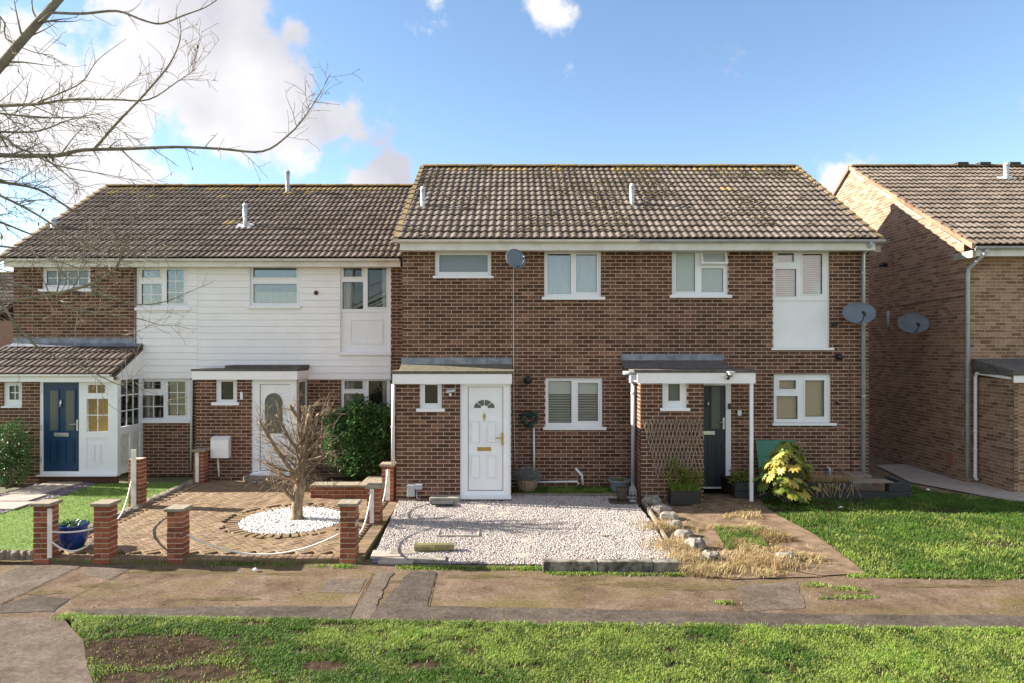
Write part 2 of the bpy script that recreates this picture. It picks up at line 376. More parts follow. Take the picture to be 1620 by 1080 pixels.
def vnoise(P, scale, seed=0):
    q = P*scale+seed*17.3; i = np.floor(q).astype(int); f = q-i; f = f*f*(3-2*f)
    def h(a, b): return np.modf(np.abs(np.sin(a*127.1+b*311.7+seed)*43758.5453))[0]
    a = h(i[:, 0], i[:, 1]); b = h(i[:, 0]+1, i[:, 1]); c = h(i[:, 0], i[:, 1]+1); d = h(i[:, 0]+1, i[:, 1]+1)
    return (a*(1-f[:, 0])+b*f[:, 0])*(1-f[:, 1])+(c*(1-f[:, 0])+d*f[:, 0])*f[:, 1]
GZ = np.vectorize(gz)
def clip_y(poly, y, keep_above):
    out = []
    for i in range(len(poly)):
        a, b = poly[i], poly[(i+1) % len(poly)]; ia, ib = ((a[1] >= y) == keep_above), ((b[1] >= y) == keep_above)
        if a[1] == y: ia = True
        if ia: out.append(a)
        if ia != ib and a[1] != b[1]:
            t = (y-a[1])/(b[1]-a[1]); out.append((a[0]+(b[0]-a[0])*t, y))
    return out
def sheet(name, poly, off, mat, kind='structure', zf=gz, parent=None):
    from mathutils.geometry import tessellate_polygon
    m = MB(); br = [-1e6, 9.7, 13.2, 1e6]
    for i in range(3):
        p = clip_y(clip_y(list(poly), br[i], True), br[i+1], False)
        q = []
        for a in p:
            if not q or (abs(a[0]-q[-1][0])+abs(a[1]-q[-1][1])) > 1e-6: q.append(a)
        if len(q) < 3: continue
        vs = [Vector((x, y, zf(y)+off)) for x, y in q]
        for t in tessellate_polygon([[Vector((v.x, v.y, 0)) for v in vs]]):
            a, b, c = (vs[k] for k in t)
            if (b-a).cross(c-a).z < 0: b, c = c, b
            m.add([a, b, c], [(0, 1, 2)])
    o = m.build(name, mat, parent)
    if kind: o['kind'] = kind
    return o
def blades(name, P, zb, h, w, mat, lean=.5, parent=None, patch=.72):
    """three-sided grass blades as thin kinked strips (two quads each)"""
    n = len(P); th = NR.uniform(0, 2*math.pi, n); d = np.stack([np.cos(th), np.sin(th), 0*th], 1); s = np.stack([-np.sin(th), np.cos(th), 0*th], 1)
    h = h*NR.uniform(.5, 1.25, n)[:, None] if np.ndim(h) == 0 else (h*NR.uniform(.6, 1.25, n))[:, None]
    ln = NR.uniform(.1, lean, n)[:, None]; w = w*NR.uniform(.7, 1.3, n)[:, None]; B = np.column_stack([P, zb]); up = np.array([[0, 0, 1.]])
    V = np.stack([B-s*w, B+s*w, B+d*h*ln*.35+up*h*.6-s*w*.8, B+d*h*ln*.35+up*h*.6+s*w*.8, B+d*h*ln*1.1+up*h*(1-.25*ln)-s*w*.15, B+d*h*ln*1.1+up*h*(1-.25*ln)+s*w*.15], 1).reshape(-1, 3)
    b = (np.arange(n)*6)[:, None]; Fa = np.concatenate([b+np.array([[0, 1, 3, 2]]), b+np.array([[2, 3, 5, 4]])], 1).reshape(-1, 4)
    va = np.clip(patch*(vnoise(P, 1.7, 31)*.6+vnoise(P, 5.5, 32)*.4)+(1-patch)*NR.uniform(0, 1, n), 0, .999); o = np_mesh(name, V, Fa, mat, np.repeat(va, 2), False, parent); o['kind'] = 'stuff'; return o
OCT = np.array([(1, 0, 0), (-1, 0, 0), (0, 1, 0), (0, -1, 0), (0, 0, 1), (0, 0, -1)], float)
OCTF = np.array([(0, 2, 4), (2, 1, 4), (1, 3, 4), (3, 0, 4), (2, 0, 5), (1, 2, 5), (3, 1, 5), (0, 3, 5)])
def stones(name, P, zb, r, mat, parent=None, flat=.65):
    n = len(P); sc = NR.uniform(.6, 1.3, (n, 1, 1))*r*NR.uniform(.65, 1.25, (n, 6, 1)); v = OCT[None]*sc; v[:, :, 2] *= flat
    th = NR.uniform(0, 6.28, n); c, s = np.cos(th), np.sin(th); R = np.zeros((n, 3, 3)); R[:, 0, 0] = c; R[:, 0, 1] = -s; R[:, 1, 0] = s; R[:, 1, 1] = c; R[:, 2, 2] = 1
    ti = NR.uniform(-.5, .5, n); c, s = np.cos(ti), np.sin(ti); T = np.zeros((n, 3, 3)); T[:, 0, 0] = 1; T[:, 1, 1] = c; T[:, 1, 2] = -s; T[:, 2, 1] = s; T[:, 2, 2] = c
    v = np.einsum('nij,nkj->nki', R@T, v)+np.column_stack([P, zb])[:, None, :]
    Fa = (OCTF[None]+(np.arange(n)*6)[:, None, None]).reshape(-1, 3)
    o = np_mesh(name, v.reshape(-1, 3), Fa, mat, np.repeat(NR.uniform(0, .999, n), 8), False, parent); o['kind'] = 'stuff'; return o
def leaf_cloud(name, C, size, mat, parent, droop=.3, aspect=.45):
    """small pointed leaves (two triangles folded on the midrib)"""
    n = len(C); th = NR.uniform(0, 6.28, n); el = NR.normal(-droop, .5, n)
    d = np.stack([np.cos(th)*np.cos(el), np.sin(th)*np.cos(el), np.sin(el)], 1); s = np.stack([-np.sin(th), np.cos(th), NR.normal(0, .35, n)], 1)
    s /= np.linalg.norm(s, axis=1)[:, None]; sz = (size*NR.uniform(.6, 1.3, n))[:, None]; nn = np.cross(d, s)
    V = np.stack([C, C+d*sz*.5+s*sz*aspect*.5+nn*sz*.08, C+d*sz, C+d*sz*.5-s*sz*aspect*.5+nn*sz*.08], 1).reshape(-1, 3)
    b = (np.arange(n)*4)[:, None]; Fa = np.concatenate([b+np.array([[0, 1, 2]]), b+np.array([[0, 2, 3]])], 1).reshape(-1, 3)
    o = np_mesh(name, V, Fa, mat, np.repeat(NR.uniform(0, .999, n), 2), False, parent); return o

# ------------------------------------------------------------------ brickwork
BW, BH, CH = .2125, .0625, .075
BRICK_ME = {}
def brick_mesh(mat):
    if mat not in BRICK_ME:
        b = MB().box(-BW/2, BW/2, 0, .03, 0, BH); BRICK_ME[mat] = shared('brick', b.v, b.f, mat)
    return BRICK_ME[mat]
def brick_wall(house, name, fm, rotz, a0, a1, z0, z1, holes, brick, mortar, budget, top=None, seed=0, back=.1, core_poly=None, proud=.0035):
    """running bond on a mortar bed with openings. fm maps (along, out, up) to the place; single bricks up to the house's budget, the rest joined"""
    core = MB()
    if core_poly: core.add([fm(u, 0, z) for u, z in core_poly], [tuple(range(len(core_poly)))])
    else: core.plate(a0, a1, z0, z1, holes, 0, back, lambda x, y, z: fm(x, -y, z))
    w = core.build(name, mortar, house)
    rest = MB(); rr = random.Random(seed); full = []
    k = 0; z = z0
    while z+.02 < (max(p[1] for p in core_poly) if core_poly else z1):
        zt = min(z+BH, 99 if core_poly else z1); u = a0-(.1125 if k % 2 else 0)
        cuts = sorted({h[i] for h in holes if h[2] < zt and h[3] > z for i in (0, 1)})
        while u < a1:
            lo, hi = max(u, a0), min(u+BW, a1)
            if hi-lo > .02:
                e = [lo]+[c for c in cuts if lo+.004 < c < hi-.004]+[hi]
                for i in range(len(e)-1):
                    p, q = e[i], e[i+1]; c = (p+q)/2; zz0, zz1 = z, zt; ok = True
                    for h in holes:
                        if h[0] < c < h[1]:
                            if h[2] <= zz0 and h[3] >= zz1: ok = False
                            elif h[2] <= zz0 < h[3]: zz0 = h[3]
                            elif h[2] < zz1 <= h[3]: zz1 = h[2]
                    if top and z+BH > top(c)-.01: ok = False
                    if not ok or zz1-zz0 < .015 or q-p < .015: continue
                    if q-p > BW-.002 and zz1-zz0 > BH-.002: full.append((c, zz0))
                    else:
                        m = MB().box(p, q, -.03, proud, zz0, zz1); rest.add([fm(x, o, zc) for x, o, zc in m.v], m.f, rr.random())
            u += .225
        z += CH; k += 1
    nb = min(budget[0], len(full)); me = brick_mesh(brick)
    if nb < len(full) and nb > 0:                       # take the lower courses, nearest the eye
        full.sort(key=lambda t: abs(t[1]-1.6))
    for c, zz in full[:nb]: 
        o = inst('brick', me, w, fm(c, proud+rr.uniform(-.0015, .0025), zz), (0, 0, rotz))
    budget[0] -= nb
    for c, zz in full[nb:]:
        j = rr.uniform(-.0015, .0025); m = MB().box(c-BW/2, c+BW/2, -.03, proud+j, zz, zz+BH); rest.add([fm(x, o, zc) for x, o, zc in m.v], m.f, rr.random()+.001)
    if rest.v:
        # proper outward faces even when the wall map mirrors
        o = rest.build('brickwork', brick, w); o['kind'] = 'stuff'
    return w
def front(D): return lambda u, o, z: (u, D-o, z)
def left_face(xx): return lambda u, o, z: (xx-o, u, z)
def right_face(xx): return lambda u, o, z: (xx+o, u, z)

# ------------------------------------------------------------------ windows, doors
def rect(px0, px1, py0, py1, D): return (X(px0, D), X(px1, D), Z(py1, D), Z(py0, D))
def window(house, D, outer, panes, glass='glass', sill=None, behind='dark_room', blind=None, panel=None, munt=None, depth=.045, name='window', sash=()):
    """frame with real openings, a pane in each, sill, and what stands behind the glass. D: wall face"""
    x0, x1, z0, z1 = outer; yf = D+depth
    hs = list(panes)+([panel] if panel else [])
    w = MB().plate(x0, x1, z0, z1, hs, yf, .06).build(name, 'upvc', house)
    for i, p in enumerate(panes):
        g = glass[i] if isinstance(glass, (list, tuple)) else glass
        rim = .018
        if i in sash or True:
            MB().plate(p[0]-.012, p[1]+.012, p[2]-.012, p[3]+.012, [(p[0]+rim*.5, p[1]-rim*.5, p[2]+rim*.5, p[3]-rim*.5)], yf-(.016 if i in sash else .005), .03).build('casement' if i in sash else 'bead', 'upvc', w)
            MB().plate(p[0]+rim*.5-.001, p[1]-rim*.5+.001, p[2]+rim*.5-.001, p[3]-rim*.5+.001, [(p[0]+rim*.5+.006, p[1]-rim*.5-.006, p[2]+rim*.5+.006, p[3]-rim*.5-.006)], yf+.018, .008).build('gasket', 'seal', w)
        MB().box(p[0]-.005, p[1]+.005, yf+.028, yf+.036, p[2]-.005, p[3]+.005).build('pane', g, w)
        if munt and munt[i]:
            nx, nz = munt[i]; b = MB()
            for k in range(1, nx): xx = p[0]+(p[1]-p[0])*k/nx; b.box(xx-.009, xx+.009, yf+.020, yf+.027, p[2], p[3])
            for k in range(1, nz): zz = p[2]+(p[3]-p[2])*k/nz; b.box(p[0], p[1], yf+.0205, yf+.0265, zz-.009, zz+.009)
            b.build('glazing_bar', 'upvc', w)
    if panel:
        MB().box(panel[0], panel[1], yf+.02, yf+.04, panel[2], panel[3]).build('panel', 'upvc', w)
    if sill:
        s = MB(); s.box(sill[0], sill[1], D-.055, yf+.01, sill[2], sill[3]-.002); s.build('sill', 'upvc', w, bevel=.006)
    g0 = glass if isinstance(glass, str) else glass[0]
    zb = min(p[2] for p in panes)-.1
    if g0.startswith('glass'):
        r = MB(); a, b, c, d, e = x0+.03, x1-.03, zb, z1-.03, yf+1.3
        y0 = yf+.062
        r.add([(a, y0, c), (b, y0, c), (b, y0, d), (a, y0, d), (a, e, c), (b, e, c), (b, e, d), (a, e, d)], [(4, 5, 6, 7), (0, 4, 7, 3), (1, 2, 6, 5), (0, 1, 5, 4), (3, 7, 6, 2)])
        r.build('room', behind, w)
    if blind:
        kind, lo, hi, step = blind; b = MB(); zz = lo; cov = (lambda q: .88) if kind == 'beige' else (lambda q: .97 if q > lo+.64*(hi-lo) else .38)
        while zz < hi:
            if kind == 'curtain': folds(b, x0+.04, x1-.04, yf+.12, lo, hi); break
            b.add([(x0+.05, yf+.09, zz), (x1-.05, yf+.09, zz), (x1-.05, yf+.105, zz+step*cov(zz)), (x0+.05, yf+.105, zz+step*cov(zz))], [(0, 1, 2, 3)]); zz += step
        b.build('blind' if kind != 'curtain' else 'curtain', {'beige': 'blind_beige', 'white': 'blind_white', 'curtain': 'curtain'}[kind], w)
    elif g0.startswith('glass') and x1-x0 > .7:
        b = MB(); ww = (x1-x0)*.2; folds(b, x0+.03, x0+.03+ww, yf+.16, zb+.02, z1-.05); b.build('curtain', 'curtain', w, True)
        b = MB(); folds(b, x1-.03-ww*.8, x1-.03, yf+.16, zb+.02, z1-.05); b.build('curtain', 'curtain', w, True)
        b = MB(); zs = zb+.11
        for k in range(4):
            xx = x0+.2+(x1-x0-.4)*RND.random(); r_ = RND.uniform(.025, .05); b.lathe((xx, yf+.2, zs), [(r_, 0), (r_*1.1, .06), (r_*.6, RND.uniform(.1, .2))], 10)
        b.build('sill_ornaments', 'stone_pale', w, True); MB().box(x0+.03, x1-.03, yf+.065, yf+.3, zs-.03, zs).build('inner_sill', 'upvc', w)
    return w
def folds(b, x0, x1, y, z0, z1):
    n = max(8, int((x1-x0)/.02)); vs = []
    for i in range(n+1):
        x = x0+(x1-x0)*i/n; d = .018*math.sin(i*1.35+.6*math.sin(i*.37)); vs += [(x, y+d, z0), (x, y+d*.6, z1)]
    b.add(vs, [(2*i, 2*i+2, 2*i+3, 2*i+1) for i in range(n)])
def moulding(m, x0, x1, z0, z1, y, t=.02, w=.022):
    m.plate(x0, x1, z0, z1, [(x0+w, x1-w, z0+w, z1-w)], y-t, t)
    m.box(x0+w*1.8, x1-w*1.8, y-t*.7, y, z0+w*1.8, z1-w*1.8)
def lever(door, x, y, z, mat, side=-1):
    h = MB(); h.box(x-.02, x+.02, y-.012, y, z-.12, z+.12); h.build('handle_plate', mat, door, bevel=.004)
    h = MB(); h.tube([(x, y-.01, z+.03), (x, y-.055, z+.03), (x+side*.03, y-.06, z+.03), (x+side*.13, y-.058, z+.025)], .010, 8); h.build('handle', mat, door, True)
def letterbox(door, x0, x1, z0, z1, y, mat):
    MB().box(x0, x1, y-.012, y, z0, z1).build('letterbox', mat, door, bevel=.004)
    MB().box(x0+.02, x1-.02, y-.018, y-.0125, z0+.014, z1-.014).build('letter_flap', mat, door, bevel=.003)

# ------------------------------------------------------------------ roofs
def tile_mesh(mat):
    W_, Ln = .298, .405; us = [0, .025, .045, .075, .105, .125, .15, .175, .195, .225, .255, .275, W_]
    hs = [.0, .002, .015, .022, .015, .002, 0, .002, .015, .022, .015, .002, .0]
    vs = []; n = len(us)
    for s, nn in ((0, .045), (Ln, .006)): vs += [(u, s, nn+h) for u, h in zip(us, hs)]
    vs += [(u, 0, .025+h*.8) for u, h in zip(us, hs)]
    fs = [(i, i+1, n+i+1, n+i) for i in range(n-1)]+[(2*n+i, 2*n+i+1, i+1, i) for i in range(n-1)]+[(n-1, 3*n-1, 2*n-1), (0, n, 2*n)]
    me = shared('tile', vs, fs, mat); return me
TILES = {}
def tiled_roof(house, x0, x1, ye, ze, yr, zr, mat, rows, budget, seed, name='roof', lich=True, back=True, ridge=True):
    """front slope in single tiles from eave to ridge; plain back slope; ridge tiles"""
    ang = math.atan2(zr-ze, yr-ye); SL = math.hypot(zr-ze, yr-ye); g = SL/rows
    deck = MB(); d = .03
    deck.add([(x0, ye, ze-d), (x1, ye, ze-d), (x1, yr, zr-d), (x0, yr, zr-d), (x0, ye+.05, ze-d-.04), (x1, ye+.05, ze-d-.04), (x1, yr, zr-d-.06), (x0, yr, zr-d-.06)],
             [(0, 1, 2, 3), (4, 7, 6, 5), (0, 4, 5, 1), (1, 5, 6, 2), (0, 3, 7, 4)])
    if back:
        yb = 2*yr-ye
        deck.add([(x0, yr, zr-d), (x1, yr, zr-d), (x1, yb, ze-d), (x0, yb, ze-d), (x0, yr, zr-d-.06), (x1, yr, zr-d-.06), (x1, yb, ze-d-.06), (x0, yb, ze-d-.06)], [(0, 1, 2, 3), (4, 7, 6, 5), (1, 5, 6, 2), (0, 3, 7, 4), (2, 6, 7, 3)])
    R = deck.build(name, mat, house)
    if mat not in TILES: TILES[mat] = tile_mesh(mat)
    if 'tile_lichen' not in TILES: TILES['tile_lichen'] = tile_mesh('tile_lichen')
    cols = max(1, round((x1-x0)/.3)); cw = (x1-x0)/cols; rr = random.Random(seed); joined = MB()
    L = [(i, j) for j in range(rows) for i in range(cols)]
    for i, j in L:
        s = j*g-.03; y = ye+s*math.cos(ang); z = ze+s*math.sin(ang)
        m = mat
        if lich and (rr.random() < (.7 if j == rows-1 else .10 if j >= rows-3 else .003)): m = 'tile_lichen'
        dz = rr.uniform(-.003, .004)
        if budget[0] > 0:
            inst('tile', TILES[m], R, (x0+i*cw, y, z+dz), (ang, 0, rr.uniform(-.006, .006)), (cw/.298, 1, 1)); budget[0] -= 1
        else:
            me = TILES[m]; ca, sa = math.cos(ang), math.sin(ang)
            joined.add([(x0+i*cw+v.co.x*cw/.298, y+v.co.y*ca-v.co.z*sa, z+dz+v.co.y*sa+v.co.z*ca) for v in me.vertices], [tuple(p.vertices) for p in me.polygons], rr.random())
    if joined.v: joined.build('tiling', mat, R)['kind'] = 'stuff'
    if ridge:
        n = max(1, round((x1-x0)/.45)); rw = (x1-x0)/n; vs = []; fs = []
        for k in range(2):
            for t in range(7):
                a = math.radians(20+140*t/6); vs.append((k*(rw-.006), .13*math.cos(a), .10*math.sin(a)-.035+(.006 if k else 0)))
        for t in range(6): fs.append((t, t+1, 7+t+1, 7+t))
        fs += [tuple(range(6, -1, -1)), tuple(range(7, 14))]
        me = shared('ridge_tile', vs, fs, 'tile_lichen', False)
        for k in range(n): inst('ridge_tile', me, R, (x0+k*rw, yr, zr+.03+rr.uniform(-.004, .004)))
    return R
def verge(house, x, ye, ze, yr, zr, w=.05, mat='tile_lichen'):
    m = MB(); n = 15
    for i in range(n):
        t0, t1 = i/n, (i+1)/n; 
        y0, z0, y1, z1 = ye+(yr-ye)*t0, ze+(zr-ze)*t0, ye+(yr-ye)*t1, ze+(zr-ze)*t1
        m.add([(x-w, y0, z0-.06), (x+w, y0, z0-.06), (x+w, y1, z1-.06), (x-w, y1, z1-.06), (x-w, y0, z0+.066), (x+w, y0, z0+.066), (x+w, y1, z1+.035), (x-w, y1, z1+.035)],
              [(3, 2, 1, 0), (4, 5, 6, 7), (0, 1, 5, 4), (1, 2, 6, 5), (2, 3, 7, 6), (3, 0, 4, 7)], RND.random())
    return m.build('verge', mat, house)
def gutter(house, x0, x1, y, z, mat='gutter_white', r=.055):
    m = MB(); n = 8; vs = []; fs = []
    for xx in (x0, x1):
        for t in range(n+1): a = math.pi+math.pi*t/n; vs.append((xx, y+r*math.cos(a), z+r*math.sin(a)))
        for t in range(n+1): a = 2*math.pi-math.pi*t/n; vs.append((xx, y+(r-.006)*math.cos(a), z+(r-.006)*math.sin(a)+.001))
    k = 2*(n+1)
    for t in range(k): fs.append((t, (t+1) % k, k+(t+1) % k, k+t))
    fs += [tuple(range(k-1, -1, -1)), tuple(range(k, 2*k))]
    m.add(vs, fs); g = m.build('gutter', mat, house, False)
    xx = x0+.5
    while xx < x1:
        b = MB(); vs = []; R_ = r+.005
        for q in (xx-.03, xx+.03): vs += [(q, y+R_*math.cos(math.pi+math.pi*t/n), z-.003+R_*math.sin(math.pi+math.pi*t/n)) for t in range(n+1)]
        b.add(vs, [(t, t+1, n+2+t, n+1+t) for t in range(n)]); b.build('gutter_joint', mat, g, True); xx += 1.15
    return g
def pipe(house, pts, r=.034, mat='gutter_white', name='downpipe', clips=()):
    o = MB().tube(pts, r, 10).build(name, mat, house, True)
    for (x, y, z) in clips: MB().tube([(x, y, z-.02), (x, y, z+.02)], r+.007, 10).build('pipe_clip', mat, o, True)
    return o
def flue(house, px, py_base, py_top, D, r=.055, mat='galvanised', flange=True, name='flue_pipe'):
    x, z0, z1 = X(px, D), Z(py_base, D), Z(py_top, D)
    o = MB().tube([(x, D, z0-.15), (x, D, z1-.06)], r, 14).build(name, mat, house, True)
    MB().tube([(x, D, z1-.075), (x, D, z1-.05), (x, D, z1-.045), (x, D, z1)], [r*1.18, r*1.18, r*.9, r*.8], 14).build('cowl', mat, o, True)
    MB().tube([(x, D, z0+(z1-z0)*.38), (x, D, z0+(z1-z0)*.43)], r*1.15, 14).build('collar', mat, o, True)
    if flange:
        m = MB(); m.add([(x-.2, D-.12, z0-.1), (x+.2, D-.12, z0-.1), (x+.2, D+.08, z0+.045), (x-.2, D+.08, z0+.045), (x-.2, D-.12, z0-.065), (x+.2, D-.12, z0-.065), (x+.2, D+.08, z0+.08), (x-.2, D+.08, z0+.08)], [(3, 2, 1, 0), (4, 5, 6, 7), (0, 1, 5, 4), (1, 2, 6, 5), (2, 3, 7, 6), (3, 0, 4, 7)])
        m.build('flashing', mat, o)
    return o
def boarded(house, poly_rows, x0, x1, z0, z1, y, holes, step, mat='white_paint'):
    """shiplap boards, each its own piece, cut round the openings"""
    base = MB().plate(x0, x1, z0, z1, holes, y+.02, .02).build('cladding', mat, house)
    z = z0
    while z < z1-.02:
        zt = min(z+step-.006, z1); zc = (z+zt)/2
        cuts = sorted([(max(h[0], x0), min(h[1], x1)) for h in holes if h[2]-.01 < zc < h[3]+.01]); segs = []; a = x0
        for c in cuts:
            if c[0]-a > .03: segs.append((a, c[0]))
            a = max(a, c[1])
        if x1-a > .03: segs.append((a, x1))
        for a, b in segs:
            m = MB(); j = RND.uniform(-.002, .002); m.add([(a, y-.004+j, z), (b, y-.004+j, z), (b, y+.008, zt), (a, y+.008, zt), (a, y+.02, z), (b, y+.02, z), (b, y+.02, zt), (a, y+.02, zt)],
                   [(0, 1, 2, 3), (5, 4, 7, 6), (4, 5, 1, 0), (3, 2, 6, 7), (1, 5, 6, 2), (4, 0, 3, 7)])
            m.build('board', mat, base)
        z += step
    return base

# ================================================================== GROUND, PAVEMENT
def ground():
    m = MB(); ys = [-120, 7.6, 9.7, 13.2, 30, 600]; xs = [-400, -20, -8, 0, 8, 20, 400]
    vs = [(x, y, gz(y)-.12) for y in ys for x in xs]; k = len(xs)
    fs = [(j*k+i, j*k+i+1, (j+1)*k+i+1, (j+1)*k+i) for j in range(len(ys)-1) for i in range(k-1)]
    m.add(vs, fs); m.build('ground', 'far_grass')['kind'] = 'structure'
ground()
PAVE_B = [(x, y+.3) for x, y in (G(-300, 885), G(0, 886), G(560, 895), G(860, 902), G(1080, 906), G(1350, 912), G(1620, 913), G(1950, 915))]
PAVE_F = [G(1950, 996), G(1620, 994), G(1300, 993), G(1000, 990), G(600, 981), G(400, 977), G(120, 974), G(-300, 972)]
def asphalt_bits():
    pv = sheet('pavement', PAVE_B+PAVE_F, -.012, 'pavement_concrete')
    ra = random.Random(8)
    def patch(nm, pts, mat, off):
        q = []; w = [G(*p) for p in pts]
        for i, a in enumerate(w):
            b = w[(i+1) % len(w)]; n = max(2, int(math.hypot(b[0]-a[0], b[1]-a[1])/.09))
            for k in range(n): t = k/n; q.append((a[0]+(b[0]-a[0])*t+ra.gauss(0, .012), a[1]+(b[1]-a[1])*t+ra.gauss(0, .010)))
        sheet(nm, q, off, mat, None, parent=pv)
    patch('tarmac_strip', [(330, 958), (700, 957), (1000, 963), (1340, 970), (1700, 972), (1700, 995), (1300, 993.5), (1000, 990.5), (600, 981.5), (400, 977.5), (150, 974), (110, 962)], 'asphalt_dark', -.006)
    patch('tarmac_strip', [(600, 960), (648, 902), (692, 902), (676, 958)], 'asphalt_dark', -.008)
    patch('concrete_strip', [(550, 979), (598, 902), (622, 903), (584, 980)], 'asphalt_grey', -.004)
    patch('concrete_strip', [(0, 905), (40, 890), (130, 893), (95, 908), (0, 955)], 'asphalt_grey', -.008)
    patch('concrete_strip', [(120, 905), (150, 893), (215, 892), (175, 915)], 'asphalt_grey', -.008)
    patch('tarmac_patch', [(0, 955), (60, 940), (110, 945), (85, 965), (0, 968)], 'asphalt_dark', -.0065)
    patch('tarmac_patch', [(500, 935), (520, 915), (580, 912), (570, 936)], 'asphalt_grey', -.0085)
    patch('tarmac_patch', [(1165, 925), (1260, 918), (1275, 960), (1180, 965)], 'asphalt_grey', -.0085)
    for a, b in (((690, 903), (677, 958)), ((590, 905), (552, 979)), ((215, 893), (110, 945)), ((130, 893), (0, 955))):
        (xa, ya), (xb, yb) = G(*a), G(*b); d = Vector((xb-xa, yb-ya, 0)); nrm = Vector((-d.y, d.x, 0)).normalized()*.005
        sheet('joint', [(xa-nrm.x, ya-nrm.y), (xb-nrm.x, yb-nrm.y), (xb+nrm.x, yb+nrm.y), (xa+nrm.x, ya+nrm.y)], -.0015, 'soil', None, parent=pv)
    rr = random.Random(3)
    def blot(px, py, rx, ry, off):
        n = 22; x, y = G(px, py); return [(x+rx*math.cos(2*math.pi*i/n)*rr.uniform(.55, 1.15), y+ry*math.sin(2*math.pi*i/n)*rr.uniform(.5, 1.2)) for i in range(n)]
    for i, (px, py, rx, ry) in enumerate(((290, 903, .9, .09), (170, 925, .5, .12), (460, 906, .6, .07), (640, 918, .35, .10), (760, 910, .55, .08), (900, 914, .5, .09), (1010, 922, .5, .12), (1100, 928, .5, .12), (1330, 935, .35, .09), (1480, 925, .8, .07), (60, 935, .35, .1), (350, 945, .5, .06))):
        sheet('moss_stain', blot(px, py, rx, ry, 0), -.0105+i*.0002, 'moss_edge', None, parent=pv)
    # tarmac apron at the near left
    sheet('tarmac_apron', [G(-400, 973), G(100, 974), G(112, 990), G(132, 1010), G(136, 1045), G(150, 1085), G(170, 1300), G(-400, 1300)], -.010, 'asphalt_grey')
    sheet('passage_ground', [(6.6, 12.6), (17, 12.2), (17, 27), (6.6, 27)], -.02, 'dirt')
    sheet('concrete_path', [G(1385, 735), G(1440, 733), G(1540, 755), G(1600, 775), G(1900, 790), G(1900, 800), G(1600, 792), G(1440, 762)], .006, 'slab_path')
    sheet('garden_path', [G(1113, 781), G(1195, 781), G(1215, 805), G(1290, 845), G(1345, 885), G(1372, 905), G(1300, 910), G(1200, 890), G(1115, 870)], .003, 'dirt')
    sheet('bare_earth', [G(1008, 776), G(1113, 778), G(1130, 850), G(1200, 890), G(1300, 911), G(1160, 915), G(1078, 905), G(1040, 830)], .002, 'dirt')
asphalt_bits()

# ================================================================== HOUSES
BB, MO = 'brick_brown', 'mortar'
DM, DP = 14.29, 13.17                                 # right terrace: main wall, porch front
def fascia_soffit(h, x0, x1, yw, yf, zb, zt):
    MB().box(x0, x1, yf, yf+.02, zb, zt).build('fascia', 'gutter_white', h)
    MB().box(x0, x1, yf+.021, yw-.012, zb+.012, zb+.024).build('soffit', 'old_white', h)
def shell(h, x0, x1, yw, ybk, zt, yr=None, zr=None, sides='lr', depth=.1, mat=BB):
    """the walls that the picture does not show: ends and back"""
    m = MB()
    for sd, xx in (('l', x0), ('r', x1-.1)):
        if sd in sides:
            pts = [(yw+depth, -.1), (ybk, -.1), (ybk, zt)]+([(yr, zr)] if yr else [])+[(yw+depth, zt)]
            n = len(pts); m.add([(xx, y, z) for y, z in pts]+[(xx+.1, y, z) for y, z in pts], [tuple(range(n)), tuple(range(2*n-1, n-1, -1))]+[(i, n+i, n+(i+1) % n, (i+1) % n) for i in range(n)])
    m.box(x0+.1, x1-.1, ybk-.1, ybk, -.1, zt)
    m.build('end_wall', mat, h)

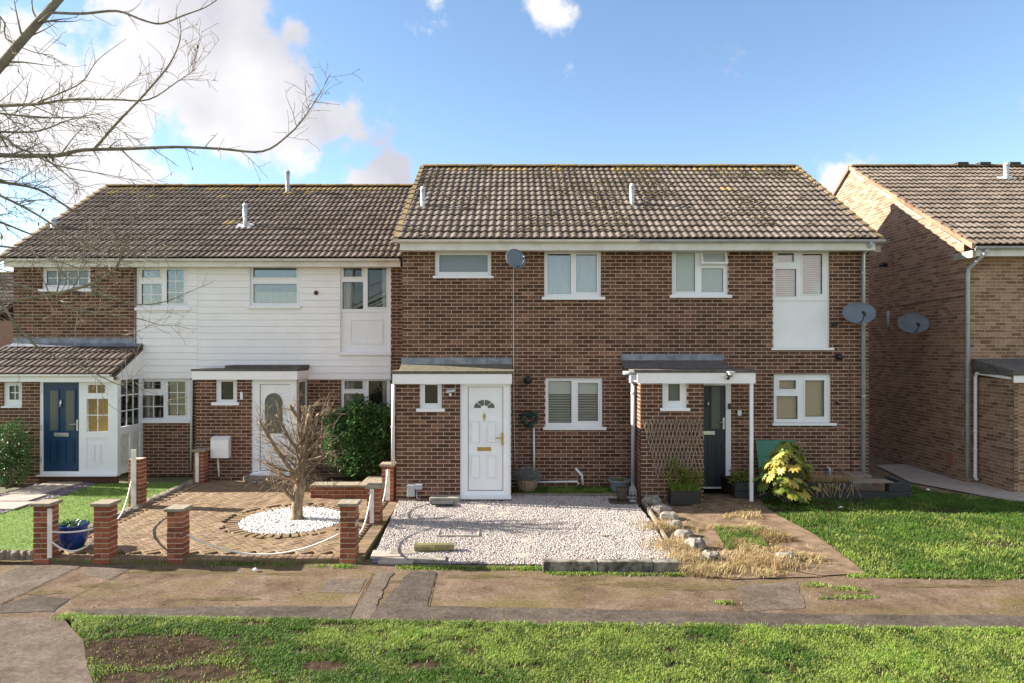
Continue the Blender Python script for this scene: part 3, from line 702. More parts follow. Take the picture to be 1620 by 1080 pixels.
def house_a():
    h = thing('terraced_house', 'brown brick terraced house with white panelled fanlight door in a flat roofed porch', 'house', (.15, DM, 0), 'houses along the row')
    bud = [300]
    w1 = rect(688, 777, 398, 438, DM); w2 = rect(861, 951, 396, 471, DM); w3 = rect(863, 953, 597, 675, DM)
    # porch front first: it is the nearest brickwork
    dA = rect(728, 808, 602, 788, DP); pw = rect(664, 699, 602, 646, DP)
    brick_wall(h, 'porch_wall', front(DP), 0, -2.19, -.02, -.12, 2.24, [dA, pw], BB, MO, bud, seed=3)
    brick_wall(h, 'wall', front(DM), 0, -2.25, 2.54, -.1, 4.95, [w1, w2, w3, (-2.1, -.1, -.2, 2.3)], BB, MO, bud, seed=1)
    m = MB()
    m.box(-2.19, -2.09, DP+.1, DM-.012, -.12, 2.24); m.box(-.12, -.02, DP+.1, DM-.012, -.12, 2.24); m.build('porch_side_wall', BB, h)
    shell(h, -2.25, 2.54, DM, 22.2, 4.95, 18.14, 7.5, 'l')
    window(h, DM, w1, [rect(694, 772, 403, 431, DM)], 'frosted_blue', rect(685, 781, 437, 441, DM))
    window(h, DM, w2, [rect(866, 904, 401, 466, DM), rect(911, 945, 402, 463, DM)], 'glass_bright', rect(857, 957, 470, 475, DM), blind=('curtain', w2[2]+.02, w2[3]-.1, 1), sash=(1,))
    window(h, DM, w3, [rect(867, 905, 601, 669, DM), rect(914, 947, 604, 666, DM)], 'glass', rect(859, 959, 674, 679, DM), blind=('white', w3[2]+.06, w3[3]-.05, .034), sash=(1,))
    window(h, DP, pw, [rect(671, 693, 607, 638, DP)], 'glass', rect(659, 704, 645, 650, DP), sash=(0,))
    # white panelled door
    yd = DP+.03
    fr = MB().plate(*dA, [rect(740, 796, 611, 776, DP)], yd, .07)
    d = MB().box(*rect(739, 797, 610, 777, DP)[:2], yd+.03, yd+.06, *rect(739, 797, 610, 777, DP)[2:]).build('door', 'upvc', h)
    fr.build('door_frame', 'upvc', d)
    q = rect(740, 796, 611, 776, DP); MB().plate(*q, [(q[0]+.009, q[1]-.009, q[2]+.009, q[3]-.009)], yd+.026, .005).build('door_seal', 'seal', d)
    MB().box(dA[0]-.01, dA[1]+.01, DP-.05, DP+.08, Z(788, DP), Z(783, DP)).build('threshold', 'upvc', d)
    MB().box(*rect(729, 807, 590, 603.5, DP)[:2], yd+.0, yd+.06, Z(604, DP)+.002, Z(600, DP)).build('door_head', 'upvc', d)
    for r_ in ((743, 761, 664, 702), (769, 787, 664, 702), (743, 761, 718, 757), (769, 787, 718, 757)):
        q = MB(); moulding(q, *rect(*r_, DP), yd+.03); q.build('door_panel', 'upvc', d)
    # fanlight
    fx, fz, fr_ = X(766, DP), Z(646, DP), .20
    n = 16; arc = [(fx+fr_*math.cos(math.pi*i/n), fz+.82*fr_*math.sin(math.pi*i/n)) for i in range(n+1)]
    MB().prism([(fx+1.22*(x-fx), fz-.03 if i in (0, n) else fz+1.2*(z-fz)) for i, (x, z) in enumerate(arc)], yd+.014, yd+.03).build('fanlight_surround', 'upvc', d)
    for k in range(4):
        a0, a1 = math.pi*(k+.06)/4+.0, math.pi*(k+.94)/4; pts = []
        for t in range(6): a = a0+(a1-a0)*t/5; pts.append((fx+fr_*math.cos(a), fz+.01+.8*fr_*math.sin(a)))
        for t in range(3): a = a1+(a0-a1)*t/2; pts.append((fx+.07*math.cos(a), fz+.01+.055*math.sin(a)))
        MB().prism(pts, yd+.010, yd+.0135).build('fanlight_pane', 'leaded', d)
    letterbox(d, *rect(755, 777, 707, 713, DP), yd+.03, 'brass')
    lever(d, X(795, DP), yd+.0, Z(694, DP), 'brass')
    k = MB(); kx, kz = X(766, DP), Z(658, DP); k.prism([(kx-.03, kz), (kx, kz+.07), (kx+.03, kz), (kx, kz-.09)], yd+.012, yd+.03); k.build('knocker', 'brass', d)
    # porch roof
    rp = MB(); rp.box(-2.27, .03, DP-.10, DM-.012, 2.40, 2.455)
    rp.build('porch_roof', 'moss_felt', h)
    MB().box(-2.25, 0, DP-.09, DP-.065, 2.21, 2.395).build('porch_fascia', 'white_paint', h)
    MB().box(-2.24, -.01, DP-.064, DP+.03, 2.235, 2.25).build('porch_soffit', 'white_paint', h)
    fl = MB(); fl.box(-2.27, 0, DM-.03, DM-.014, 2.55, 2.69); fl.build('flashing', 'lead', h); fl = MB(); fl.add([(-2.27, DM-.3, 2.458), (0, DM-.3, 2.458), (0, DM-.016, 2.56), (-2.27, DM-.016, 2.56)], [(0, 1, 2, 3)]); fl.build('roof_upstand', 'moss_felt', h)
    fascia_soffit(h, -2.25, 2.54, DM, 13.97, 4.83, 5.0); gutter(h, -2.38, 2.54, 13.90, 5.03)
    tiled_roof(h, -2.3, 2.54, 13.94, 5.06, 18.14, 7.56, 'tile_pale', 15, [300], 21)
    verge(h, -2.33, 13.94, 5.04, 18.14, 7.6)
    flue(h, 669, 331, 296, 15.5); flue(h, 1000, 328, 291, 15.6)
    pipe(h, [(X(622, 13.1), 13.1, 2.2), (X(622, 13.1), 13.1, Z(735, 13.1))], .036, clips=[(X(622, 13.1), 13.1, 1.4)])
    # cable, vent, small fittings
    pipe(h, [(X(812, 14.26), 14.27, 4.75), (X(812.5, 14.26), 14.272, 3), (X(813, 14.26), 14.272, 1.6), (X(815, 14.26), 14.272, .3)], .006, 'white_paint', 'cable')
    xv, zv = X(835, DM), Z(600, DM)
    v = MB().tube([(xv, DM, zv), (xv, DM-.09, zv)], .075, 18).build('vent_pipe', 'black_plastic', h, True)
    MB().tube([(xv, DM-.085, zv), (xv, DM-.11, zv)], .082, 18).build('vent_rim', 'black_plastic', v, True)
    l = MB(); lx, lz = X(713, DP), Z(619, DP); l.add([(lx-.07, DP-.16, lz-.01), (lx+.1, DP-.16, lz+.02), (lx+.1, DP-.02, lz+.07), (lx-.07, DP-.02, lz+.04), (lx-.07, DP-.16, lz+.015), (lx+.1, DP-.16, lz+.045), (lx+.1, DP-.02, lz+.09), (lx-.07, DP-.02, lz+.06)], [(3, 2, 1, 0), (4, 5, 6, 7), (0, 1, 5, 4), (1, 2, 6, 5), (2, 3, 7, 6), (3, 0, 4, 7)])
    lo = l.build('security_light', 'galvanised', h); MB().tube([(lx, DP-.10, lz-.02), (lx, DP-.08, lz-.07)], .025, 10).build('sensor', 'paper', lo, True); MB().tube([(lx-.02, DP, lz-.14), (lx-.03, DP-.05, lz-.1), (lx, DP-.08, lz-.03)], .012, 6).build('bracket', 'black_plastic', lo, True)
    bx = MB().box(X(645, DP), X(657, DP), DP-.10, DP, Z(783, DP), Z(765, DP)).build('meter_box', 'pipe_grey', h, bevel=.006)
    MB().box(X(658, DP), X(669, DP), DP-.14, DP, Z(771, DP), Z(763.5, DP)).build('box_lid', 'pipe_grey', bx)
    MB().tube([(X(660, DP), DP-.05, Z(771, DP)), (X(660, DP), DP-.06, Z(785, DP)), (X(664, DP), DP-.07, Z(788, DP))], .012, 6).build('box_pipe', 'pipe_grey', bx, True)
    # waste pipes on the wall
    pipe(h, [(X(844, DM), DM-.04, Z(676, DM)), (X(845, DM), DM-.04, Z(745, DM))], .022, 'white_paint', 'waste_pipe')
    pipe(h, [(X(846, DM), DM-.05, Z(761, DM)), (X(913, DM), DM-.05, Z(760, DM)), (X(915, DM), DM-.08, Z(764, DM))], .02, 'white_paint', 'waste_pipe')
    pipe(h, [(X(910, DM), DM-.05, Z(739, DM)), (X(920, DM), DM-.07, Z(750, DM)), (X(921.5, DM), DM-.08, Z(765, DM))], .026, 'white_paint', 'waste_pipe')
    MB().box(X(912, DM), X(936, DM), DM-.24, DM-.02, -.02, .05).build('drain_hopper', 'black_plastic', h, bevel=.01)
    return h
HA = house_a()

def house_b():
    h = thing('terraced_house', 'brown brick terraced house with dark slate door recessed beside a trellised porch', 'house', (4.9, DM, 0), 'houses along the row')
    bud = [300]
    xl, xr = X(1014, DP), X(1113, DP)
    pw = rect(1048, 1087, 600, 645, DP)
    brick_wall(h, 'porch_wall', front(DP), 0, xl, xr, -.12, 2.24, [pw], BB, MO, bud, seed=5)
    brick_wall(h, 'porch_side_wall', left_face(xl), -math.pi/2, DP+.012, DM-.01, -.12, 2.24, [], BB, MO, bud, seed=6)
    dx0, dx1 = xr+.02, X(1157, 14.25)
    w1 = rect(1063, 1152, 393, 468, DM); w2 = rect(1223, 1313, 393, 549, DM); w3 = rect(1224, 1315, 591, 668, DM)
    brick_wall(h, 'wall', front(DM), 0, 2.545, 7.33, -.1, 4.95, [w1, w2, w3, (dx0, dx1, -.2, 2.24)], BB, MO, bud, seed=2)
    MB().box(xr-.1, xr, DP+.1, DM-.012, -.12, 2.24).build('porch_side_wall', BB, h)
    shell(h, 2.545, 7.33, DM, 22.2, 4.95, 18.14, 7.5, 'r')
    window(h, DM, w1, [rect(1069, 1101, 399, 462, DM), rect(1110, 1146, 424, 463, DM)], 'frosted', rect(1059, 1157, 467, 472, DM), sash=(0,))
    # the top hung sash, propped open
    q = rect(1108, 1150, 397, 419, DM); wd, ht = q[1]-q[0], q[3]-q[2]
    sa = MB(); sa.plate(0, wd, -ht, 0, [(.045, wd-.045, -ht+.04, -.04)], 0, .05); so = sa.build('open_sash', 'upvc', h)
    WL[so.name] = Vector((0, 0, 0))
    g = MB().box(.04, wd-.04, .02, .026, -ht+.035, -.035).build('sash_pane', 'glass', None); g.parent = so; g.location = g.location-Vector((wd/2, .025, -ht))
    so.location = Vector(((q[0]+q[1])/2, DM-.06, q[2]+.0))-WL[h.name]; so.rotation_euler = (math.radians(-20), 0, 0)
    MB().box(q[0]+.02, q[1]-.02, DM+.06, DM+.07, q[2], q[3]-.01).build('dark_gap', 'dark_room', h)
    zb = rect(1226, 1310, 476, 545, DM)
    window(h, DM, w2, [rect(1230, 1258, 400, 415, DM), rect(1227, 1262, 425, 470, DM), rect(1270, 1303, 401, 466, DM)], 'glass_bright', rect(1220, 1318, 549, 553, DM),
           blind=('beige', Z(471, DM), Z(402, DM), .045), panel=zb, sash=(0, 2))
    window(h, DM, w3, [rect(1233, 1261, 600, 615, DM), rect(1229, 1264, 625, 663, DM), rect(1274, 1306, 600, 659, DM)], 'glass', rect(1221, 1322, 668, 672, DM), blind=('beige', w3[2]+.03, w3[3]-.05, .036), sash=(0, 2))
    window(h, DP, pw, [rect(1057, 1077, 606, 634, DP)], 'leaded', rect(1044, 1091, 644, 649, DP), sash=(0,))
    # recessed dark door
    yd = DM+.02; dz1 = 2.14; ax0, ax1 = xr+.03, X(1149, 14.25)
    d = MB().box(ax0, ax1, yd, yd+.045, .03, dz1-.02).build('door', 'slate_door', h)
    MB().plate(dx0, dx1, 0.0, 2.24, [(ax0+.004, ax1-.004, .032, dz1-.022)], yd-.035, .075).build('door_frame', 'upvc', d)
    px = rect(1126, 1139, 611, 677, DM); MB().box(px[0], px[1], yd-.012, yd-.001, px[2], px[3]).build('door_glass', 'leaded', d)
    q = MB(); q.plate(px[0]-.03, px[1]+.03, px[2]-.03, px[3]+.03, [px], yd-.016, .0155); q.build('glass_surround', 'slate_door', d)
    for a in (rect(1120, 1128, 698, 768, DM), rect(1133, 1142, 698, 768, DM)):
        q = MB(); moulding(q, *a, yd, .010, .014); q.build('door_panel', 'slate_door', d)
    letterbox(d, X(1100, DM), X(1131, DM), Z(687, DM), Z(681, DM), yd, 'steel'); lever(d, X(1146, DM)-.01, yd, Z(669, DM), 'steel')
    MB().tube([(X(1120, DM), yd-.02, Z(632, DM)), (X(1120, DM), yd-.02, Z(643, DM))], [.012, .034], 12).build('knocker', 'steel', d, True)
    MB().box(X(1150, DM)+.02, X(1150, DM)+.07, yd-.06, yd-.036, Z(646, DM), Z(637, DM)).build('doorbell', 'black_plastic', d)
    kb = MB().box(X(1166, DM), X(1172, DM), DM-.05, DM-.007, Z(656, DM), Z(648, DM)).build('key_safe', 'paper', h, bevel=.004)
    # canopy and post
    x0, x1 = X(1008, DP-.1), X(1195, DP-.1)
    MB().box(x0-.06, x1+.05, DP-.13, DM-.012, 2.425, 2.475).build('porch_roof', 'felt', h)
    MB().box(x0, x1, DP-.11, DP-.085, 2.22, 2.42).build('porch_fascia', 'white_paint', h)
    MB().box(x0+.01, x1-.01, DP-.084, DM-.02, 2.245, 2.262).build('porch_soffit', 'white_paint', h)
    fl = MB(); fl.add([(x0-.12, DM-.45, 2.48), (x1-.22, DM-.45, 2.48), (x1-.22, DM-.016, 2.64), (x0-.12, DM-.016, 2.64)], [(0, 1, 2, 3)]); fl.build('roof_upstand', 'felt', h); MB().box(x0-.12, x1-.22, DM-.03, DM-.014, 2.63, 2.765).build('flashing', 'lead', h)
    xp = X(1188.5, DP-.05); MB().box(xp-.03, xp+.03, DP-.08, DP-.02, -.05, 2.244).build('canopy_post', 'white_paint', h)
    cx_, cz_ = X(1153, DP-.1), Z(592, DP-.1)
    c = MB().tube([(cx_-.02, DP-.12, cz_-.02), (cx_-.05, DP-.2, cz_-.06)], .035, 12).build('security_camera', 'black_plastic', h, True)
    MB().box(cx_-.05, cx_+.07, DP-.26, DP-.115, cz_+.05, cz_+.062).build('camera_hood', 'paper', c); MB().tube([(cx_+.03, DP-.115, cz_+.02), (cx_+.02, DP-.16, cz_+.0)], .045, 12).build('camera_mount', 'galvanised', c, True)
    fascia_soffit(h, 2.54, 7.30, DM, 13.97, 4.83, 5.0); gutter(h, 2.54, 7.45, 13.90, 5.03, 'pipe_grey')
    MB().box(7.3, 7.42, 13.99, 14.2, 4.80, 4.92).build('eaves_end', 'concrete', h)
    tiled_roof(h, 2.54, 7.38, 13.94, 5.06, 18.14, 7.56, 'tile_pale', 15, [300], 22)
    verge(h, 7.40, 13.94, 5.04, 18.14, 7.6)
    xd = X(1366, 14.2)
    pipe(h, [(xd, 13.9, 4.99), (xd, 13.9, 4.93), (xd, 14.2, 4.78), (xd, 14.2, .12)], .040, 'pipe_grey', clips=[(xd, 14.2, z) for z in (3.35, 1.9, 4.4)])
    xm = X(1001.5, 13.6)
    p = pipe(h, [(xm, 13.6, 2.3), (xm, 13.6, .05)], .042, 'pipe_grey', clips=[(xm, 13.6, 2.0)])
    MB().box(xm-.07, xm+.07, 13.5, 13.67, 2.2, 2.36).build('hopper', 'pipe_grey', p, bevel=.015); MB().tube([(xm-.2, 13.58, 2.40), (xm+.1, 13.58, 2.39)], .04, 10).build('gutter_stub', 'pipe_grey', p, True)
    for px_, py_, s in ((1325, 563, .06), (1317, 513, .035), (1322, 636, .02)):
        x_, z_ = X(px_, DM), Z(py_, DM); MB().tube([(x_, DM, z_), (x_, DM-.06, z_), (x_+.03, DM-.12, z_-.02)], [s, s, s*.8], 12).build('wall_light', 'black_plastic', h, True)
    pipe(h, [(X(1344, DM), DM-.012, 2.6), (X(1345, DM), DM-.012, 1.2), (X(1346, DM), DM-.012, .3)], .005, 'black_plastic', 'cable')
    pipe(h, [(X(1307, DM), DM-.06, .45), (X(1309, DM), DM-.09, .42), (X(1310, DM), DM-.09, .12)], .03, 'pipe_grey', 'waste_pipe')
    pipe(h, [(X(1311, DM), DM-.09, .22), (X(1328, DM), DM-.09, .25)], .025, 'pipe_grey', 'waste_pipe')
    return h
HB = house_b()

# ---- left terrace
DL = 16.18
def house_c():
    h = thing('terraced_house', 'end house with blue front door and tiled lean-to porch behind the bare branches', 'house', (-9.4, DL, 0), 'houses along the row')
    bud = [300]; DC = 15.1
    pxl = -11.6; side = X(185, DC)
    pw = rect(5, 35, 604, 643, DC); fr_ = rect(62, 185, 600, 752, DC)
    brick_wall(h, 'porch_wall', front(DC), 0, pxl, fr_[0], -.12, 2.26, [pw], BB, MO, bud, seed=11)
    MB().box(fr_[0], side-.012, DC+.01, DC+.1, -.12, fr_[2]-.002).build('porch_plinth', BB, h)
    w1 = rect(66, 143, 423, 459, DL); w2 = rect(218, 299, 424, 487, DL); w3 = rect(219, 301, 597, 666, DL)
    xs = X(217, DL); xe = -7.3; zc = 2.18
    brick_wall(h, 'wall', front(DL), 0, -11.6, xe, -.1, 4.85, [w1, w3, (xs, xe, zc, 4.9), (-11.5, -8.75, -.2, 2.4)], BB, MO, bud, seed=12)
    shell(h, -11.6, xe, DL, 24, 4.85, 20.03, 7.4, 'l')
    window(h, DL, w1, [rect(71, 138, 428, 452, DL)], 'frosted_blue', rect(62, 146, 458, 462, DL), munt=[(4, 2)])
    boarded(h, None, xs, xe, zc, 4.82, DL-.035, [w2], .151)
    window(h, DL-.035, w2, [rect(224, 254, 427, 440, DL), rect(223, 256, 449, 484, DL), rect(263, 292, 427, 481, DL)], 'glass_bright', rect(216, 303, 487, 492, DL), munt=[None, (2, 2), (2, 3)], sash=(0, 2))
    window(h, DL, w3, [rect(225, 254, 602, 615, DL), rect(223, 258, 624, 661, DL), rect(264, 293, 602, 657, DL)], 'glass_bright', rect(217, 302, 663, 668, DL), munt=[(2, 1), (2, 2), (2, 3)], sash=(0, 2))
    window(h, DC, pw, [rect(12, 29, 609, 632, DC)], 'leaded', rect(4, 36, 641, 644, DC), munt=[(2, 2)], sash=(0,))
    # porch front: door and side light in one white frame
    dl = rect(67, 124, 604, 745, DC); s1 = rect(138, 165, 608, 621, DC); s2 = rect(136, 170, 630, 682, DC); s3 = rect(136, 172, 692, 743, DC)
    yd = DC+.02
    d = MB().box(dl[0]-.01, dl[1]+.01, yd+.02, yd+.06, dl[2], dl[3]).build('door', 'blue_door', h)
    f = MB().plate(*fr_, [dl, s1, s2, s3], yd, .07).build('porch_frame', 'upvc', h)
    MB().box(fr_[0]-.03, side+.02, DC-.06, DC+.1, fr_[2], fr_[2]+.03).build('threshold', 'upvc', f)
    for p, mt in ((s1, (2, 1)), (s2, (2, 2))):
        MB().box(p[0]-.005, p[1]+.005, yd+.03, yd+.036, p[2]-.005, p[3]+.005).build('pane', 'glass', f)
        b = MB(); xx = (p[0]+p[1])/2; b.box(xx-.01, xx+.01, yd+.018, yd+.028, p[2], p[3])
        if mt[1] > 1: zz = (p[2]+p[3])/2; b.box(p[0], p[1], yd+.019, yd+.027, zz-.01, zz+.01)
        b.build('glazing_bar', 'upvc', f)
    MB().box(s3[0]-.005, s3[1]+.005, yd+.02, yd+.04, s3[2]-.005, s3[3]+.005).build('panel', 'upvc', f)
    q = MB(); moulding(q, *rect(147, 160, 702, 732, DC), yd+.02); q.build('panel_moulding', 'upvc', f)
    for a, b in ((77, 90), (102, 116)):
        p = rect(a, b, 617, 680, DC); MB().box(p[0], p[1], yd+.010, yd+.02, p[2], p[3]).build('door_glass', 'leaded', d)
        q = MB(); q.plate(p[0]-.035, p[1]+.035, p[2]-.035, p[3]+.035, [p], yd+.002, .0185); q.build('glass_surround', 'blue_door', d)
        q = MB(); moulding(q, p[0]-.01, p[1]+.01, Z(732, DC), Z(694, DC), yd+.02); q.build('door_panel', 'blue_door', d)
    letterbox(d, *rect(84, 107, 684, 690, DC), yd+.02, 'steel'); lever(d, X(121, DC), yd+.012, Z(672, DC), 'steel')
    MB().tube([(X(95, DC), yd, Z(631, DC)), (X(95, DC), yd, Z(643, DC))], [.02, .03], 10).build('knocker', 'steel', d, True)
    for z_ in (1.9, 1.1, .4): MB().box(dl[0]-.05, dl[0]-.02, yd-.014, yd-.001, z_, z_+.11).build('hinge', 'galvanised', d)
    # porch side: glazed above, panelled below, white cheek
    sm = lambda x, y, z: (side+.0-y, x, z)
    y0, y1 = DC+.092, DL-.02; g = (y0+.06, y1-.12, 1.15, 2.18); l1 = (y0+.06, y0+.42, .28, .98); l2 = (y0+.55, y1-.12, .28, .98)
    sf = MB().plate(y0, y1, .12, 2.26, [g, l1, l2], 0, .06, sm).build('porch_side', 'upvc', h)
    m = MB(); m.box(side-.035, side-.03, g[0], g[1], g[2], g[3]); m.build('pane', 'glass', sf)
    b = MB()
    for k in range(1, 3): yy = g[0]+(g[1]-g[0])*k/3; b.box(side-.026, side-.012, yy-.011, yy+.011, g[2], g[3]); zz = g[2]+(g[3]-g[2])*k/3; b.box(side-.025, side-.013, g[0], g[1], zz-.011, zz+.011)
    b.build('glazing_bar', 'upvc', sf)
    MB().box(side-.05, side-.02, l1[0]-.01, l2[1]+.01, .27, .99).build('panel', 'old_white', sf)
    ck = MB(); ck.add([(side-.02, DC-.1, 2.262), (side-.02, DL-.03, 2.262), (side-.02, DL-.03, 2.9), (side+.02, DC-.1, 2.262), (side+.02, DL-.03, 2.262), (side+.02, DL-.03, 2.9)], [(0, 1, 2), (3, 5, 4), (0, 3, 4, 1), (1, 4, 5, 2), (2, 5, 3, 0)]); ck.build('porch_cheek', 'white_paint', h)
    MB().box(fr_[0]-.1, side-.12, DL-.3, DL-.29, .2, 2.25).build('porch_back_wall', 'ochre_wall', h)
    tiled_roof(h, -11.75, side+.03, 14.92, 2.32, DL-.06, 2.93, 'tile_dark', 4, [75], 33, 'porch_roof', False, False, False)
    fl = MB(); fl.add([(-11.6, DL-.22, 2.92), (side+.02, DL-.22, 2.92), (side+.02, DL-.014, 3.0), (-11.6, DL-.014, 3.0), (-11.6, DL-.012, 3.10), (side+.02, DL-.012, 3.10)], [(0, 1, 2, 3), (3, 2, 5, 4)]); fl.build('flashing', 'lead', h)
    MB().box(-11.75, side+.0, 14.95, 14.97, 2.16, 2.30).build('porch_fascia', 'white_paint', h); MB().box(-11.75, side-.03, 14.971, DC+.0, 2.245, 2.258).build('porch_soffit', 'white_paint', h)
    gutter(h, -11.8, side-.02, 14.90, 2.32, 'white_paint', .05)
    fascia_soffit(h, -11.6, xe, DL, 15.87, 4.72, 4.87); gutter(h, -11.7, xe, 15.80, 4.89)
    tiled_roof(h, -11.66, xe, 15.83, 4.92, 20.03, 7.49, 'tile_dark', 15, [225], 23)
    verge(h, -11.69, 15.83, 4.9, 20.03, 7.49)
    flue(h, 85, 365, 345, 17.3, .07)
    xd = X(303, DL-.05); pipe(h, [(xd, DL-.05, 2.15), (xd, DL-.05, .05)], .03)
    pipe(h, [(X(213.5, DL-.06), DL-.06, 4.7), (X(213.5, DL-.06), DL-.06, .4)], .016, 'timber_grey', 'corner_trim')
    return h
HC = house_c()

def house_d():
    h = thing('terraced_house', 'white boarded terraced house with arched glass door behind the pruned tree', 'house', (-4.8, DL, 0), 'houses along the row')
    bud = [300]; DD = 15.4; pl, pr = X(310, DD), X(470, DD)
    pw = rect(341, 375, 599, 636, DD); dr = rect(398, 469, 598, 750, DD)
    brick_wall(h, 'porch_wall', front(DD), 0, pl, pr, -.12, 2.22, [pw, dr], BB, MO, bud, seed=14)
    w1 = rect(396, 475, 420, 487, DL); w2 = rect(539, 617, 419, 557, DL); w3 = rect(539, 617, 597, 682, DL)
    zc = 2.16; xe = X(618.5, DL)
    brick_wall(h, 'wall', front(DL), 0, -7.295, -2.26, -.1, 4.85, [w3, (-7.295, xe, zc, 4.9), (-6.95, -4.85, -.2, 2.08)], BB, MO, bud, seed=15)
    m = MB(); m.box(pl, pl+.1, DD+.1, DL-.012, -.12, 2.22); m.build('porch_side_wall', BB, h)
    shell(h, -7.295, -2.26, DL, 24, 4.85, 20.03, 7.4, '')
    boarded(h, None, -7.295, xe, zc, 4.82, DL-.035, [w1, w2], .151)
    window(h, DL-.035, w1, [rect(400, 470, 424, 440, DL), rect(400, 470, 449, 480, DL)], 'glass_bright', rect(393, 477, 484, 489, DL), blind=('curtain', Z(478, DL), Z(462, DL), 1), sash=(0,))
    window(h, DL-.035, w2, [rect(543, 573, 424, 439, DL), rect(541, 575, 446, 490, DL), rect(581, 612, 424, 487, DL)], 'glass', rect(537, 620, 556, 561, DL), panel=rect(541, 615, 494, 553, DL), sash=(0, 2))
    q = MB(); p = rect(553, 605, 505, 543, DL); q.plate(*p, [(p[0]+.03, p[1]-.03, p[2]+.03, p[3]-.03)], DL-.035+.049, .015); q.build('panel_moulding', 'upvc', h)
    window(h, DL, w3, [rect(544, 574, 601, 615, DL), rect(543, 575, 621, 676, DL), rect(582, 612, 601, 676, DL)], 'glass', None, sash=(0,))
    window(h, DD, pw, [rect(348, 369, 602, 632, DD)], 'glass', rect(336, 379, 635, 640, DD), sash=(0,))
    yd = DD+.025
    lf = rect(410, 458, 607, 744, DD)
    d = MB().box(lf[0]-.005, lf[1]+.005, yd+.03, yd+.06, lf[2]-.005, lf[3]+.005).build('door', 'upvc', h)
    MB().plate(*dr, [lf], yd, .07).build('door_frame', 'upvc', d)
    MB().plate(*lf, [(lf[0]+.009, lf[1]-.009, lf[2]+.009, lf[3]-.009)], yd+.026, .005).build('door_seal', 'seal', d)
    MB().box(dr[0]-.02, dr[1]+.02, DD-.05, DD+.09, dr[2]-.01, dr[2]+.03).build('threshold', 'upvc', d)
    q = MB(); q.plate(lf[0]+.07, lf[1]-.07, lf[2]+.1, lf[3]-.06, [(lf[0]+.085, lf[1]-.085, lf[2]+.115, lf[3]-.075)], yd+.024, .006); q.build('door_moulding', 'upvc', d)
    ax0, ax1, az0, az1 = rect(418, 446, 621, 685, DD); r_ = (ax1-ax0)/2; cx_ = (ax0+ax1)/2
    arch = lambda k: [(cx_-r_*k, az0-(k-1)*r_), (cx_+r_*k, az0-(k-1)*r_)]+[(cx_+r_*k*math.cos(math.pi*i/12), az1-r_+r_*k*math.sin(math.pi*i/12)) for i in range(13)]
    MB().prism(arch(1.16), yd+.018, yd+.03).build('glass_surround', 'upvc', d); MB().prism(arch(1), yd+.012, yd+.0175).build('door_glass', 'leaded', d)
    lever(d, lf[1]-.05, yd+.03, 1.0, 'steel')
    sm = lambda x, y, z: (pr-y, x, z); y0, y1 = DD+.1, DL-.012; g = (y0+.05, y1-.06, .55, 2.12)
    sf = MB().plate(y0, y1, -.05, 2.22, [g], 0, .06, sm).build('porch_side', 'upvc', h); MB().box(pr-.04, pr-.03, g[0], g[1], g[2], g[3]).build('pane', 'leaded', sf)
    MB().box(pl-.07, pr+.04, DD-.10, DL-.04, 2.38, 2.425).build('porch_roof', 'felt', h)
    MB().box(pl+.6, pr+.06, DD+.1, DL-.04, 2.426, 2.50).build('roof_upstand', 'felt', h)
    MB().box(pl-.05, pr+.03, DD-.09, DD-.065, 2.19, 2.375).build('porch_fascia', 'white_paint', h); MB().box(pr+.005, pr+.03, DD-.06, DL-.04, 2.19, 2.375).build('porch_side_fascia', 'white_paint', h)
    fascia_soffit(h, -7.3, -2.55, DL, 15.87, 4.72, 4.87); gutter(h, -7.3, -2.56, 15.80, 4.89)
    tiled_roof(h, -7.3, -2.34, 15.83, 4.92, 20.03, 7.49, 'tile_dark', 15, [255], 24)
    flue(h, 388, 358, 322, 17.4); flue(h, 455, 312, 270, 19.6, .06, 'pipe_grey', False)
    x_, z_ = X(501, DL), Z(464, DL); v = MB().tube([(x_, DL-.036, z_), (x_, DL-.06, z_)], .052, 14).build('vent_rim', 'terracotta', h, True); MB().tube([(x_, DL-.055, z_), (x_, DL-.064, z_)], .036, 14).build('vent_hole', 'black_plastic', v, True)
    mb = rect(338, 366, 690, 722, DD); o = MB().box(mb[0], mb[1], DD-.16, DD-.01, mb[2], mb[3]-.05)
    o.add([(mb[0], DD-.16, mb[3]-.048), (mb[1], DD-.16, mb[3]-.048), (mb[1], DD-.01, mb[3]-.048), (mb[0], DD-.01, mb[3]-.048), (mb[0]-.0, DD-.17, mb[3]-.02), (mb[1], DD-.17, mb[3]-.02), (mb[1], DD-.01, mb[3]+.02), (mb[0], DD-.01, mb[3]+.02)], [(3, 2, 1, 0), (4, 5, 6, 7), (0, 1, 5, 4), (1, 2, 6, 5), (2, 3, 7, 6), (3, 0, 4, 7)])
    mo = o.build('meter_box', 'white_paint', h); MB().box(mb[0]+.03, mb[1]-.03, DD-.166, DD-.161, mb[2]+.04, mb[3]-.09).build('meter_door', 'white_paint', mo, bevel=.002)
    MB().tube([(X(346, DD), DD-.05, mb[2]), (X(348, DD), DD-.05, Z(752, DD))], .022, 8).build('meter_pipe', 'white_paint', mo, True)
    l = MB().box(X(381, DD), X(385, DD), DD-.05, DD-.007, Z(631, DD), Z(619, DD)).build('porch_light', 'paper', h, bevel=.006)
    xd = X(619, 16.0); 
    return h
HD = house_d()

